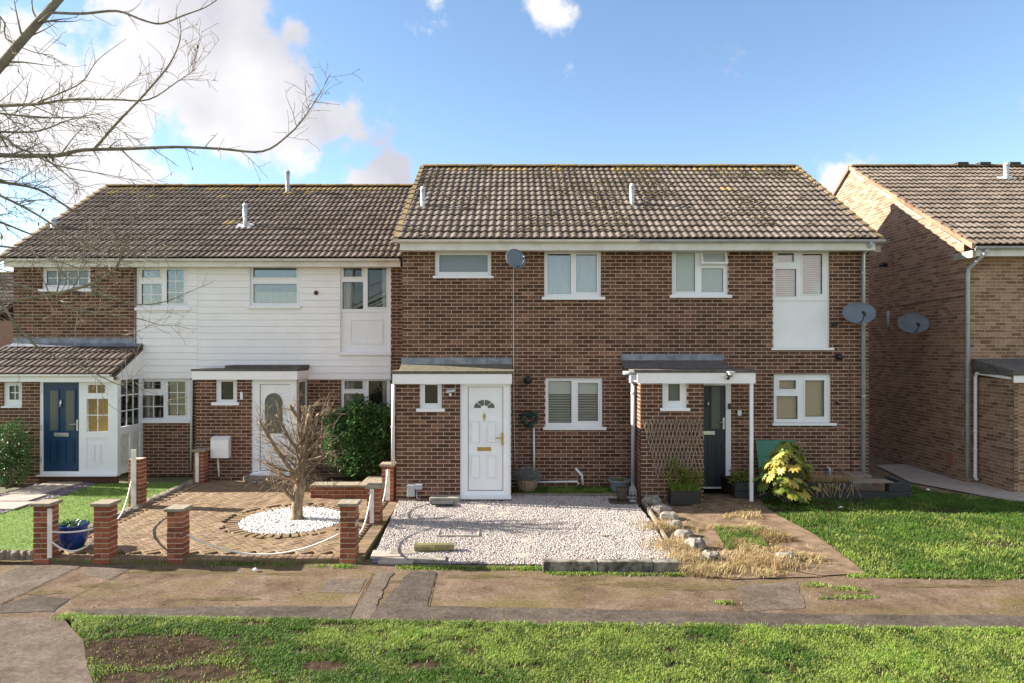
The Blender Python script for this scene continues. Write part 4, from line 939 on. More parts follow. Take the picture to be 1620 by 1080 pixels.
def house_e():
    h = thing('end_house', 'buff speckled brick house with tall gable wall across the side passage', 'house', (11.5, 15, 0))
    bud = [300]; DE = 15.0; XE = 9.75; xr = 15.6; eb = 25.35
    brick_wall(h, 'wall', front(DE), 0, XE+.012, xr, -.1, 4.95, [], 'brick_buff', 'mortar_grey', bud, seed=31)
    top = lambda u: 4.98+(min(u-14.65, 25.35-u))/(5.35)*3.0-.02
    poly = [(DE, -.1), (eb, -.1), (eb, 4.98), (20.0, 7.96), (DE, 5.1)]
    brick_wall(h, 'gable_wall', left_face(XE), -math.pi/2, DE, eb, -.1, 4.95, [], 'brick_buff', 'mortar_grey', bud, top, 32, core_poly=poly)
    tiled_roof(h, XE-.02, xr, 14.65, 5.04, 20.0, 8.05, 'tile_pale', 18, [290], 41)
    v = verge(h, XE-.02, 14.65, 5.02, 20.0, 8.05, .04, 'brick_buff'); 
    m = MB(); n = 15
    m.add([(XE-.08, 20, 7.98), (XE+.04, 20, 7.98), (XE+.04, eb, 5.0), (XE-.08, eb, 5.0), (XE-.08, 20, 8.1), (XE+.04, 20, 8.1), (XE+.04, eb, 5.1), (XE-.08, eb, 5.1)], [(3, 2, 1, 0), (4, 5, 6, 7), (0, 1, 5, 4), (1, 2, 6, 5), (2, 3, 7, 6), (3, 0, 4, 7)]); m.build('verge', 'tile_pale', h)
    fascia_soffit(h, XE+.05, xr, DE, 14.7, 4.81, 4.97); gutter(h, XE-.02, xr, 14.62, 5.0, 'pipe_grey')
    MB().box(XE-.03, XE+.05, 14.68, 15.3, 4.78, 4.93).build('eaves_corbel', 'concrete', h)
    xp = X(1531, 14.94)
    pipe(h, [(X(1562, 14.62), 14.62, 4.95), (X(1560, 14.62), 14.66, 4.86), (xp+.02, 14.94, 4.58), (xp, 14.94, 4.45), (xp, 14.94, .08)], .042, 'pipe_grey', clips=[(xp, 14.94, z) for z in (3.4, 2.2)])
    xq = X(1543, 14.9)
    pipe(h, [(X(1598, 13.95), 13.9, 2.28), (xq, 14.85, 2.36), (xq, 14.9, 2.25), (xq, 14.9, .12), (xq+.03, 14.88, .06)], .036, 'white_paint', clips=[(xq, 14.9, 1.1), (xq, 14.9, .7)])
    px0 = X(1545, 15.0)
    brick_wall(h, 'porch_side_wall', left_face(px0), -math.pi/2, 13.9, DE-.02, -.1, 2.26, [], 'brick_buff', 'mortar_grey', bud, seed=33)
    brick_wall(h, 'porch_wall', front(13.9), 0, px0+.01, px0+2.2, -.1, 2.26, [], 'brick_buff', 'mortar_grey', bud, seed=34)
    MB().box(px0-.12, px0+2.3, 13.75, DE-.02, 2.34, 2.44).build('porch_roof', 'felt', h); r = MB(); r.add([(px0-.12, 13.78, 2.441), (px0+2.3, 13.78, 2.441), (px0+2.3, DE-.02, 2.66), (px0-.12, DE-.02, 2.66), (px0-.12, DE-.02, 2.441), (px0+2.3, DE-.02, 2.441)], [(0, 1, 2, 3), (0, 3, 4), (1, 5, 2)]); r.build('porch_felt', 'felt', h)
    MB().box(px0-.08, px0+2.25, 13.77, 13.795, 2.2, 2.36).build('porch_fascia', 'white_paint', h)
    flue(h, 1592, 283, 258, 18.9, .07)
    for px_, z_ in ((1520, 8.1), (1555, 8.1), (1602, 8.1)):
        MB().box(X(px_-9, 20), X(px_+9, 20), 19.88, 20.12, 8.1, 8.19).build('ridge_vent', 'black_plastic', h, bevel=.02)
    x_, D_ = XE, F*XE/(1403-CX); z_ = Z(420, D_); MB().tube([(x_, D_, z_), (x_-.12, D_, z_+.01), (x_-.2, D_, z_-.02)], [.05, .06, .04], 10).build('wall_light', 'black_plastic', h, True)
    pipe(h, [(XE-.012, DE+.1, Z(469, DE)), (XE-.012, 17.3, Z(483.7, 17.6)-.01), (XE-.012, 20, Z(483.7, 17.6))], .006, 'black_plastic', 'cable')
    D_ = F*XE/(1504-CX); MB().box(XE-.03, XE, D_-.12, D_+.12, .35, .55).build('air_vent', 'terracotta', h)
    D_ = F*XE/(1410-CX); pipe(h, [(XE-.08, D_, Z(492, D_)), (XE-.08, D_, Z(522, D_))], .03, 'pipe_grey', 'overflow_pipe')
    shell(h, XE, xr, DE, eb, 4.95, None, None, '')
    return h
HE = house_e()

def far_house():
    h = thing('far_house', 'distant brick house with grey roof glimpsed past the end house', 'house', (-21, 27, 0))
    brick_wall(h, 'wall', front(26), 0, -26, -19.3, -.1, 3.9, [], 'brick_buff', 'mortar_grey', [0], seed=50)
    MB().box(-26, -19.3, 26.12, 33, -.1, 3.9).build('end_wall', 'brick_buff', h)
    tiled_roof(h, -26.2, -19.2, 25.7, 4.0, 29.5, 6.0, 'tile_dark', 12, [0], 51)
    MB().box(-26.2, -19.2, 25.72, 25.74, 3.8, 3.98).build('fascia', 'white_paint', h)
far_house()

# ------------------------------------------------------------------ satellite dishes
def dish(label, c, r, yaw, arm_to, tall=1.0):
    t = thing('satellite_dish', label, 'satellite dish', c, 'satellite dishes on the brick walls')
    n, k = 28, 5; vs = [(0, 0, 0)]; fs = []
    for i in range(1, k+1):
        q = i/k
        for j in range(n): a = 2*math.pi*j/n; vs.append((r*q*math.cos(a), -.16*r*q*q, r*tall*q*math.sin(a)))
    for j in range(n): fs.append((0, 1+j, 1+(j+1) % n))
    for i in range(k-1):
        for j in range(n): fs.append((1+i*n+j, 1+(i+1)*n+j, 1+(i+1)*n+(j+1) % n, 1+i*n+(j+1) % n))
    R = Matrix.Rotation(yaw, 3, 'Z')@Matrix.Rotation(math.radians(-18), 3, 'X'); C = Vector(c)
    m = MB(); m.add([C+R@Vector(v) for v in vs]+[C+R@(Vector(v)+Vector((0, .012, 0))) for v in vs], fs+[tuple(i+len(vs) for i in reversed(f)) for f in fs]); m.build('reflector', 'dish_grey', t, True)
    m = MB(); rim = [C+R@Vector((r*math.cos(2*math.pi*j/n), -.16*r, r*tall*math.sin(2*math.pi*j/n))) for j in range(n+1)]; m.tube(rim, .009, 6, False); m.build('rim', 'dish_grey', t, True)
    f = C+R@Vector((0, -.42, -r*tall*.75)); b = C+R@Vector((0, .02, -r*tall*.8))
    m = MB(); m.tube([b, C+R@Vector((0, -.2, -r*tall*1.05)), f], .011, 6); m.build('feed_arm', 'black_plastic', t, True)
    m = MB(); m.tube([f, f+R@Vector((0, .09, .07))], [.03, .034], 10); m.build('receiver', 'black_plastic', t, True)
    m = MB(); m.tube([C+R@Vector((0, .012, -.03)), (C+Vector(arm_to))/2+Vector((0, 0, -.03)), Vector(arm_to)], .018, 8); A = Vector(arm_to); 
    m.build('bracket', 'pipe_grey', t, True)
    return t
def dishes():
    D = 13.7; c = (X(815, D), D, Z(411, D)); dish('grey satellite dish fixed high on the brick wall between two upper windows', c, .215, math.radians(28), (c[0]+.02, DM-.005, c[2]-.12), .95)
    D = 14.0; c = (X(1358, D), D, Z(497, D)); dish('grey satellite dish on the downpipe corner below the roof end', c, .31, math.radians(-12), (c[0]-.1, DM-.005, c[2]-.1), .72)
    XE = 9.75; D = 17.0; c = (XE-.35, F*(XE-.35)/(1444-CX), 0); D = c[1]; c = (c[0], D, Z(513, D)); dish('grey satellite dish on the shaded gable wall in the passage', c, .34, math.radians(-14), (XE, D+.12, c[2]-.05), .72)
dishes()

# ================================================================== FRONT GARDENS
def pz(D): return -.125+(D-9.95)*.0195                 # the block paved drive, a little proud of its neighbours
def drive():
    x0, x1, y0, y1 = -6.85, -2.15, 9.95, 16.1
    base = MB(); base.add([(x0, y0, pz(y0)-.03), (x1, y0, pz(y0)-.03), (x1, y1, pz(y1)-.03), (x0, y1, pz(y1)-.03), (x0, y0, -.3), (x1, y0, -.3), (x1, y1, -.3)], [(0, 1, 2, 3), (4, 5, 1, 0), (5, 6, 2, 1)])
    d = base.build('block_paving', 'paver_joint'); d['kind'] = 'structure'
    cx, cy = -3.80, 12.05; rr = random.Random(4)
    bl = []; u = .1; c45 = math.sqrt(.5)
    for a in range(-80, 80):
        for b in range(-40, 40):
            for k, (ox, oy, rot) in enumerate(((1, .5, 0), (.5, 2, 1))):
                gx, gy = (a+2*b+ox)*u, (a-2*b+oy)*u
                wx, wy = -4.5+(gx-gy)*c45, 12.7+(gx+gy)*c45
                if x0+.16 < wx < x1-.20 and y0+.30 < wy < 15.95 and not (math.hypot(wx-cx, wy-cy) < 1.13) and not (wy > 15.33 and wx < -4.7): bl.append((wx, wy, math.pi/4+rot*math.pi/2))
    for i in range(int((x1-x0)/.104)): bl.append((x0+.052+i*.104, y0+.10, math.pi/2)); 
    for i in range(int((y1-y0-.3)/.104)):
        bl.append((x1-.10, y0+.30+i*.104, 0)); 
        if i < 60: bl.append((x0+.06, y0+.30+i*.104, 0))
    n = 46
    for i in range(n): a = 2*math.pi*i/n; bl.append((cx+.98*math.cos(a), cy+.98*math.sin(a), a))
    bl.sort(key=lambda t: t[1])
    q = MB(); h = .055; q.add([(-.097, -.047, -h), (.097, -.047, -h), (.097, .047, -h), (-.097, .047, -h), (-.0985, -.0485, -.005), (.0985, -.0485, -.005), (.0985, .0485, -.005), (-.0985, .0485, -.005), (-.093, -.043, 0), (.093, -.043, 0), (.093, .043, 0), (-.093, .043, 0)],
              [(8, 9, 10, 11), (4, 5, 9, 8), (5, 6, 10, 9), (6, 7, 11, 10), (7, 4, 8, 11), (0, 1, 5, 4), (1, 2, 6, 5), (2, 3, 7, 6), (3, 0, 4, 7)])
    me = shared('paver', q.v, q.f, 'paver'); rest = MB(); sl = math.atan(.0195)
    for i, (wx, wy, r_) in enumerate(bl):
        z = pz(wy)+rr.uniform(-.004, .003); tx, ty = rr.uniform(-.012, .012), rr.uniform(-.012, .012)
        if i < 300: inst('paver', me, d, (wx, wy, z), (sl+tx, ty, r_+rr.uniform(-.02, .02)))
        else:
            c, s = math.cos(r_), math.sin(r_); rest.add([(wx+x*c-y*s, wy+x*s+y*c, z+zz+.0195*(x*s+y*c)+tx*y+ty*x) for x, y, zz in q.v], q.f, rr.random())
    rest.build('paving_blocks', 'paver', d)['kind'] = 'stuff'
    P = NR.normal(0, 1, (9000, 2)); P = P[np.hypot(P[:, 0], P[:, 1]) < 3]; ang = NR.uniform(0, 6.28, 5200); rad = np.sqrt(NR.uniform(0, 1, 5200))*.87
    P = np.column_stack([cx+rad*np.cos(ang), cy+rad*np.sin(ang)]); z = np.array([pz(y) for y in P[:, 1]])-.018+NR.uniform(0, .02, len(P))
    tag(stones('white_pebbles', P, z, .021, 'pebble_white'), 'bright white pebbles in a ring around the pruned tree', 'pebbles')
    return d
drive()

def pillar(label, x, D, z0, courses, board=None, w=.225, cap=True):
    t = thing('brick_pillar', label, 'pillar', (x+w/2, D+w/2, z0), 'brick pillars edging the paved drive'); rr = random.Random(int(x*100+D*37))
    H = courses*CH; MB().box(x+.006, x+w-.006, D+.006, D+w-.006, z0-.12, z0+H).build('mortar_core', 'mortar_grey', t)
    for k in range(-1, courses):
        z = z0+k*CH
        for s in (0, 1):
            m = MB(); j = rr.uniform(-.004, .004)
            if k % 2: m.box(x+j, x+w+j, D+s*.115, D+s*.115+.107, z, z+BH)
            else: m.box(x+s*.115+j, x+s*.115+.107+j, D, D+w, z, z+BH)
            m.build('brick', 'brick_red', t, bevel=.004)
    if cap: MB().box(x-.035, x+w+.035, D-.035, D+w+.035, z0+H-.005, z0+H+.045).build('cap', 'cap_stone', t, bevel=.01)
    if board:
        bx0, bx1, bh = board; m = MB(); m.box(bx0, bx1, D-.03, D-.006, z0+.02, z0+bh); m.build('board', 'old_white', t, bevel=.003)
    return t
def pillars():
    D = 9.93; zf = -.125
    pillar('red brick pillar with white board beside the blue glazed pot', -6.84, D, zf, 10, (-6.62, -6.56, .72))
    pillar('red brick pillar with mossy foot between blue pot and open paving', -5.98, D, zf, 10)
    pillar('leaning worn brick pillar holding the left end of the long rope', -4.93, D, zf, 9)
    pillar('red brick pillar at the paving corner beside the white gravel', -2.46, D, zf, 10)
    pillar('tall stained brick pillar with peeling white post beside the fake lawn', X(203, 12.85), 12.85, pz(12.85), 12, (X(206, 12.8), X(214, 12.8), 1.08), cap=False)
    pillar('short brick pillar with white board against the boarded house porch', X(306, 15.0), 15.0, pz(15), 9, (X(309, 15)+.01, X(313, 15)+.03, .66))
    pillar('brick pillar with white board halfway along the gravel edge', -2.45, 11.75, pz(11.75), 8, (-2.40, -2.33, .60))
    pillar('brick pillar with white board against the fanlight door porch', -2.50, 13.35, pz(13.35), 9, (-2.42, -2.34, .62))
    # low planter under the evergreen shrub
    t = thing('brick_planter', 'low red brick planter with coping slabs under the evergreen shrub', 'planter', (-3.2, 14.0, 0))
    bx0, bx1, by0, by1, z0 = -3.95, -2.52, 13.62, 15.0, pz(13.6)
    MB().box(bx0+.01, bx1-.01, by0+.01, by0+.1, z0-.05, z0+.2).build('mortar_core', 'mortar_grey', t); MB().box(bx1-.1, bx1-.01, by0+.1, by1, z0-.05, z0+.2).build('mortar_core', 'mortar_grey', t)
    for k in range(3):
        x = bx0-(.11 if k % 2 else 0)
        while x < bx1-.05:
            a, b = max(x, bx0), min(x+.215, bx1)
            if b-a > .03: MB().box(a, b, by0, by0+.1, z0+k*CH, z0+k*CH+BH).build('brick', 'brick_red', t, bevel=.004)
            x += .225
    x = bx0
    for wd in (.47, .47, .52): MB().box(x, x+wd-.008, by0-.03, by0+(.32 if wd < .5 else .95), z0+.215, z0+.26).build('coping_slab', 'cap_stone', t, bevel=.008); x += wd
    MB().box(bx0, bx1-.1, by0+.33, by1, z0-.02, z0+.16).build('soil_fill', 'soil', t)
    for i in range(5): MB().box(-5.4+i*.42, -5.0+i*.42, 14.95, 15.2, pz(15)-.02, pz(15)+.075).build('step_block', 'stone_edge', None, bevel=.012) if False else None
pillars()
def rope(label, a, b, sag):
    a, b = Vector(a), Vector(b); n = 26; pts = []
    for i in range(n+1): t = i/n; p = a.lerp(b, t); p.z -= sag*4*t*(1-t); pts.append(p)
    m = MB(); m.tube(pts, .0125, 7); o = m.build('rope', 'rope_white', None, True); tag(o, label, 'rope', 'white ropes between the brick pillars'); return o
rope('long white rope sagging across the front of the paved drive', (-4.70, 10.04, .19), (-2.46, 10.04, .22), .30)
rope('short white rope looped over the blue glazed pot', (-6.56, 9.91, .12), (-5.98, 10.04, .17), .17)
rope('upper white rope strung tight between the pillars at the blue pot', (-6.57, 9.93, .26), (-5.97, 10.0, .30), .03)
rope('white rope rising from mossy pillar to the tall stained pillar', (-5.86, 10.16, .36), (X(206, 12.8), 12.83, .42), .22)
rope('white rope between corner pillar and the halfway gravel pillar', (-2.235, 10.1, .18), (-2.37, 11.71, .46), .16)
rope('white rope hanging from the fanlight porch pillar by the gravel', (-2.24, 11.9, .20), (-2.38, 13.31, .56), .15)

# ---- lawns and ground cover
def lawns():
    L = [G(-500, 830), G(0, 808), G(100, 777), G(140, 763), G(215, 757), G(300, 757), (-6.9, 15.2), (-6.9, 10.05), G(-500, 869)]
    L = [(-14, 12.4), G(0, 808), G(100, 777), G(150, 762), (-8.5, 15.05), (-6.9, 15.05), (-6.9, 10.1), (-14, 10.1)]
    g = sheet('artificial_lawn', L, .05, 'fake_lawn', zf=lambda d: pz(d)-.06)
    P = scatter(L, 62000); P = P[P[:, 0] > -11]
    blades('lawn_pile', P, np.array([pz(y) for y in P[:, 1]])-.012, .024, .0035, 'grass_short', .8, g)
    # slab path on slate chippings
    pp = [G(-60, 803), (-12.2, 12.2), (-14, 12.6), (-14, 14.6), G(0, 772), G(62, 762), G(150, 761), G(100, 777.5), G(0, 808.5)]
    pt = sheet('slate_path', [(-14, 12.5), G(0, 809), G(102, 778), G(152, 762), G(120, 757), G(60, 762), G(0, 776), (-14, 14.2)], .035, 'slate_chip', zf=lambda d: pz(d)-.04)
    P = scatter([(-12, 12.8), G(0, 809), G(102, 778), G(152, 762), G(60, 762), G(0, 776)], 5000); stones('slate_chippings', P, np.array([pz(y) for y in P[:, 1]])+.0, .02, 'slate_chip', pt, .3)
    for px, py in ((8, 795), (30, 783), (55, 773), (90, 764.5)):
        x, y = G(px, py); z = pz(y); MB().box(x-.38, x+.38, y-.3, y+.3, z-.02, z+.022).build('path_slab', 'slab_path', pt, bevel=.008)
    e = thing('stone_edging', 'rough stones edging the fake lawn along the pavement', 'edging', (-7.6, 10, -.15))
    x = -9.6
    while x < -6.9:
        w = RND.uniform(.07, .12); stone(e, (x+w/2, 9.98, -.12), w*.62, .10, 'stone_edge'); x += w
    e2 = thing('stone_edging', 'rough stones edging the fake lawn beside the block paving', 'edging', (-6.9, 12.5, -.1))
    y = 10.3
    while y < 15: w = RND.uniform(.14, .24); stone(e2, (-6.93, y+w/2, pz(y)-.01), w*.55, .07, 'stone_edge', .12); y += w
def stone(parent, c, r, h, mat, ry=None, name='stone', label=None):
    n = 9; vs = []; fs = []; rr = RND
    ry = ry or r; jit = [rr.uniform(.78, 1.18) for _ in range(n)]
    for q, z in ((.9, -.03), (1.0, h*.45), (.86, h*.85), (.5, h)):
        for j in range(n): a = 2*math.pi*j/n+.2; k = jit[j]*rr.uniform(.93, 1.07)*q; vs.append((c[0]+r*k*math.cos(a), c[1]+ry*k*math.sin(a), c[2]+z*rr.uniform(.9, 1.1)))
    for i in range(3):
        for j in range(n): fs.append((i*n+j, i*n+(j+1) % n, (i+1)*n+(j+1) % n, (i+1)*n+j))
    fs.append(tuple(3*n+j for j in range(n))); m = MB(); m.add(vs, fs); o = m.build(name, mat, parent)
    return o
lawns()
GRAVEL = [G(588, 889), (-2.13, 13.1), (-.02, 13.1), (-.02, 13.55), (2.25, 13.45), (2.30, 13.0), G(1030, 825), G(1066, 884), G(860, 886), G(858, 893)]
def gravel():
    g = sheet('gravel_bed', GRAVEL, .0, 'slate_chip')
    P = scatter(GRAVEL, 88000); P = P[~((P[:, 1] < 10.15) & (P[:, 0] < -.9) & (vnoise(P, 4, 3) > .25))]
    o = stones('gravel', P, GZ(P[:, 1])+NR.uniform(.0, .018, len(P)), .0135, 'gravel_white'); tag(o, 'pale stone gravel covering the parking bed before the fanlight door', 'gravel')
    # kerb stones
    k = thing('concrete_kerb', 'blackened concrete kerb stones along the front of the gravel', 'kerb', (1.3, 9.62, -.2))
    xs = [X(858, 9.65), X(945, 9.65), X(1032, 9.65), X(1074, 9.65)]
    for a, b in zip(xs, xs[1:]): MB().box(a+.004, b-.004, 9.58+RND.uniform(0, .012), 9.73, -.26, -.065+RND.uniform(-.006, .006)).build('kerb_stone', 'concrete_mossy', k, bevel=.014)
    # loose slabs and log at the corner
    for i, (px, py, sx, sy, lb) in enumerate(((612, 876, .22, .17, 'broken paving slab nearest the corner brick pillar'), (640, 872, .2, .15, 'broken paving slab just behind the mossy log end'), (628, 886, .25, .12, 'stained paving slab lying along the pavement edge'), (675, 884, .28, .12, 'pale paving slab in front of the mossy log'))):
        x, y = G(px, py); z = gz(y); o = MB().box(x-sx, x+sx, y-sy, y+sy, z-.02, z+.022).build('paving_slab', ('slab_path', 'stone_pale')[i % 2], bevel=.008); tag(o, lb, 'slab'); o.rotation_euler = (0, 0, RND.uniform(-.1, .1))
    x, y = G(688, 872); z = gz(y)+.02; m = MB(); m.tube([(x-.30, y, z+.05), (x, y, z+.052), (x+.29, y+.02, z+.05)], [.062, .065, .06], 12); tag(m.build('log', 'log_moss', None, False), 'short mossy log lying on the gravel edge', 'log')
    t = thing('manhole_frame', 'rectangular concrete manhole rim filled with gravel', 'manhole', (*G(725, 842), gz(10.9)))
    (ax, ay), (bx, by) = G(690, 850), G(760, 835); z = gz((ay+by)/2)
    for q in ((ax, bx, ay, ay+.03), (ax, bx, by-.03, by), (ax, ax+.035, ay+.031, by-.031), (bx-.035, bx, ay+.031, by-.031)): MB().box(*q, z-.03, z+.032).build('rim_bar', 'concrete', t, bevel=.005)
    tag(MB().box(X(681, 13.1), X(728, 13.1), 12.93, 13.15, -.03, .10).build('concrete_step', 'concrete', None, bevel=.012), 'grey concrete block against the porch foot', 'block')
    tag(MB().box(X(684, 12.8), X(719, 12.8), 12.66, 12.9, .02, .05).build('door_mat', 'timber_dark', None, bevel=.006), 'dark mat on the gravel before the concrete block', 'mat')
    for i, (px, py) in enumerate(((800, 812), (815, 832), (838, 855), (830, 878), (765, 800))):
        x, y = G(px, py); z = gz(y)
        lb = ('sunken stepping stone nearest the planter basket', 'second sunken stepping stone from the planter basket', 'third sunken stepping stone from the planter basket', 'sunken stepping stone beside the end of the concrete kerb', 'sunken stepping stone before the white fanlight door')[i]
        o = stone(None, (x, y, z-.03), .17, .055, 'slab_path', .12, 'stepping_stone'); tag(o, lb, 'stepping stone')
    # strip of turf under the window with a timber edge
    T = [(.05, 13.62), (2.2, 13.58), (2.2, DM-.02), (.05, DM-.02)]
    s = sheet('turf_strip', T, .02, 'fake_lawn'); P = scatter(T, 12000); blades('turf', P, GZ(P[:, 1])+.02, .045, .004, 'grass', .8, s)
    tag(MB().box(.0, 2.22, 13.55, 13.585, -.05, .05).build('timber_edging', 'timber_grey', None), 'thin timber board holding the turf strip beside the gravel', 'edging')
    m = MB(); pts = [(1012, 786), (1024, 806), (1040, 832), (1056, 862), (1070, 888)]
    for a, b in zip(pts, pts[1:]):
        (xa, ya), (xb, yb) = G(*a), G(*b); za, zb = gz(ya), gz(yb); m.add([(xa, ya, za-.05), (xa+.04, ya, za-.05), (xb+.04, yb, zb-.05), (xb, yb, zb-.05), (xa, ya, za+.05), (xa+.04, ya, za+.05), (xb+.04, yb, zb+.05), (xb, yb, zb+.05)], [(3, 2, 1, 0), (4, 5, 6, 7), (0, 1, 5, 4), (1, 2, 6, 5), (2, 3, 7, 6), (3, 0, 4, 7)])
    tag(m.build('timber_edging', 'trellis_wood', None), 'bleached timber edging between gravel and the stone row', 'edging')
gravel()
LAWN_R = [G(1197, 782), G(1290, 786), G(1442, 784), G(1442, 766), (8.3, 13.9), G(1520, 783), G(1600, 794), G(1900, 802), G(1950, 916), G(1620, 913.5), G(1450, 913), G(1372, 908), G(1345, 886), G(1290, 846), G(1215, 806)]
LAWN_F = PAVE_F[::-1]+[G(1950, 1160), G(180, 1160), G(150, 1085), G(136, 1045), G(132, 1010), G(112, 990)]
LAWN_F = [p for p in LAWN_F if p[0] > X(100, p[1])]
def grass():
    s = sheet('side_lawn', LAWN_R, -.004, 'soil')
    P = scatter(LAWN_R, 190000); P = P[P[:, 0] < 9.6]; nz = vnoise(P, 2.2, 5)*.6+vnoise(P, 6, 6)*.4; P = P[NR.uniform(0, 1, len(P)) < np.clip(2.2*nz-.15, .2, 1)]; nz = vnoise(P, 2.2, 5)*.6+vnoise(P, 6, 6)*.4
    tag(blades('grass', P, GZ(P[:, 1])-.005, .022+.06*nz, .004, 'grass', 1.1), 'tussocky green lawn grass beside the end house path', 'grass')
    s = sheet('verge_lawn', LAWN_F, -.006, 'soil')
    P = scatter(LAWN_F, 330000); P = P[np.abs(P[:, 0]) < 6.4]
    nz = vnoise(P, 1.6, 8)*.5+vnoise(P, 5, 9)*.5
    bare = np.zeros(len(P))
    for px, py, rx, ry, a in ((245, 1028, 1.0, .48, 1.12), (320, 1064, .55, .3, .95), (215, 1072, .5, .25, .85), (180, 1000, .3, .2, .5), (395, 985, .4, .08, .7), (525, 988, .35, .08, .8), (510, 1052, .35, .15, .8), (670, 1052, .3, .12, .7), (750, 1030, .18, .12, .6), (470, 1000, .3, .1, .6), (720, 1012, .2, .08, .6), (420, 1020, .25, .12, .5)):
        x, y = G(px, py); bare = np.maximum(bare, a*np.exp(-(((P[:, 0]-x)/rx)**2+((P[:, 1]-y)/ry)**2)*1.2))
    keep = NR.uniform(0, 1, len(P)) < np.clip(1.25-1.9*bare*(.35+1.25*nz), .03, 1)*np.clip((vnoise(P, 6, 2)*.6+vnoise(P, 15, 4)*.4-.18)*4, .15, 1)
    P = P[keep]; nz = nz[keep]; bare = bare[keep]
    tag(blades('grass', P, GZ(P[:, 1])-.006, (.018+.035*nz)*(1-.4*bare), .0032, 'grass', 1.2), 'bright green verge grass with bare earth patches along the pavement', 'grass')
    # clods on the bare earth
    x, y = G(245, 1030); Q = np.column_stack([NR.normal(x, .6, 2600), NR.normal(y, .28, 2600)]); Q = Q[in_poly(Q, LAWN_F)]; o = stones('soil_clods', Q, GZ(Q[:, 1])-.006, .0075, 'soil'); tag(o, 'loose dark soil clods on the worn verge', 'soil')
    # dead and rough growth before the slate door
    R = [G(1020, 782), G(1060, 786), G(1113, 800), G(1190, 800), G(1215, 830), G(1290, 870), G(1330, 902), G(1200, 915), G(1090, 912), G(1062, 880)]
    P = scatter(R, 60000); n = vnoise(P, 2.4, 12)*.6+vnoise(P, 7, 13)*.4; k = (n > .50) & (NR.uniform(0, 1, len(P)) < .4); P = P[k]; n = n[k]
    tag(blades('dead_grass', P, GZ(P[:, 1])-.0, .03+.26*np.clip(n-.48, 0, .4), .004, 'grass_dead', 1.3), 'straw coloured dead grass spreading over the bare garden', 'grass')
    P = scatter([G(1130, 835), G(1200, 838), G(1215, 865), G(1150, 870)], 9000); tag(blades('rough_grass', P, GZ(P[:, 1]), .07, .004, 'grass', .9), 'patch of fine green grass amid the dead growth', 'grass')
    P = np.concatenate([np.column_stack([NR.normal(x, .2, 420), NR.normal(y, .12, 420)]) for x, y in (G(1085, 885), G(1060, 865), G(1120, 905), G(1185, 890), G(1230, 893), G(1045, 835))]); tag(blades('straw_tufts', P, GZ(P[:, 1]), .15, .0035, 'grass_dead', 1.6), 'tall straw tufts bursting round the stone row end', 'grass')
    # weeds in the joints along the back of the pavement
    seg = [((90, 884), (560, 895), 26), ((640, 896), (860, 898), 40), ((860, 905), (1075, 908), 26), ((1275, 922), (1385, 935), 7), ((1340, 909), (1620, 914), 30), ((100, 976), (620, 983), 45), ((620, 983), (1620, 995.5), 80), ((1280, 945), (1380, 942), 5)]
    A = []
    for a, b, n in seg:
        (xa, ya), (xb, yb) = G(*a), G(*b)
        for _ in range(n): t = RND.random(); A.append(np.column_stack([NR.normal(xa+(xb-xa)*t, .07, 60), NR.normal(ya+(yb-ya)*t, .035, 60)]))
    x, y = G(1148, 952); A.append(np.column_stack([NR.normal(x, .06, 220), NR.normal(y, .03, 220)])); x, y = G(112, 972); A.append(np.column_stack([NR.normal(x, .08, 200), NR.normal(y, .03, 200)]))
    P = np.concatenate(A); tag(blades('weeds', P, GZ(P[:, 1])-.012, .035, .004, 'grass', 1.2), 'small weeds rooted along the pavement joints', 'weeds')
    # fallen leaves and litter
    for i, (px, py, mat_, nm, lb) in enumerate(((1330, 803, 'paper', 'litter', 'crumpled white paper on the lawn below the sleeper bed'), (1468, 775, 'paper', 'litter', 'white scrap of paper on the lawn beside the concrete path'), (957, 849, 'dead_leaf', 'fallen_leaf', 'brown fallen leaf alone on the gravel'), (404, 902, 'paper', 'litter', 'small white litter on the pavement before the block paving'))):
        x, y = G(px, py); z = gz(y)+.03; m = MB(); n = 7; m.lathe((x, y, z), [(.006, -.03), (.03, -.02), (.033, -.008), (.018, .006), (.005, .01)], n); m.v = [(a+RND.uniform(-.01, .01), b+RND.uniform(-.01, .01), c+RND.uniform(-.006, .006)) for a, b, c in m.v]; tag(m.build(nm, mat_), lb, 'litter' if mat_ == 'paper' else 'leaf')
grass()

# ---- stone row and earth before the slate door
for i, (px, py, r_, h_, lb) in enumerate(((1032, 796, .2, .2, 'hollow pale stone at the wall end of the row'), (1046, 808, .19, .17, 'second stone of the row from the porch'), (1058, 820, .18, .16, 'third stone of the row from the porch'), (1068, 833, .17, .15, 'fourth stone of the row from the porch'), (1083, 847, .16, .14, 'fifth stone of the row from the porch'), (1100, 866, .17, .2, 'large grey stone near the pavement end of the row'), (1124, 884, .16, .16, 'greenish block ending the stone row at the dead grass'), (1243, 884, .17, .15, 'lone stone block amid the dead grass by the path'))):
    x, y = G(px, py); o = stone(None, (x, y, gz(y)-.02), r_*.9, h_*.85, 'stone_pale' if i < 6 else 'concrete_mossy', r_*.72, 'border_stone'); tag(o, lb, 'stone', 'rough stones bordering the gravel')

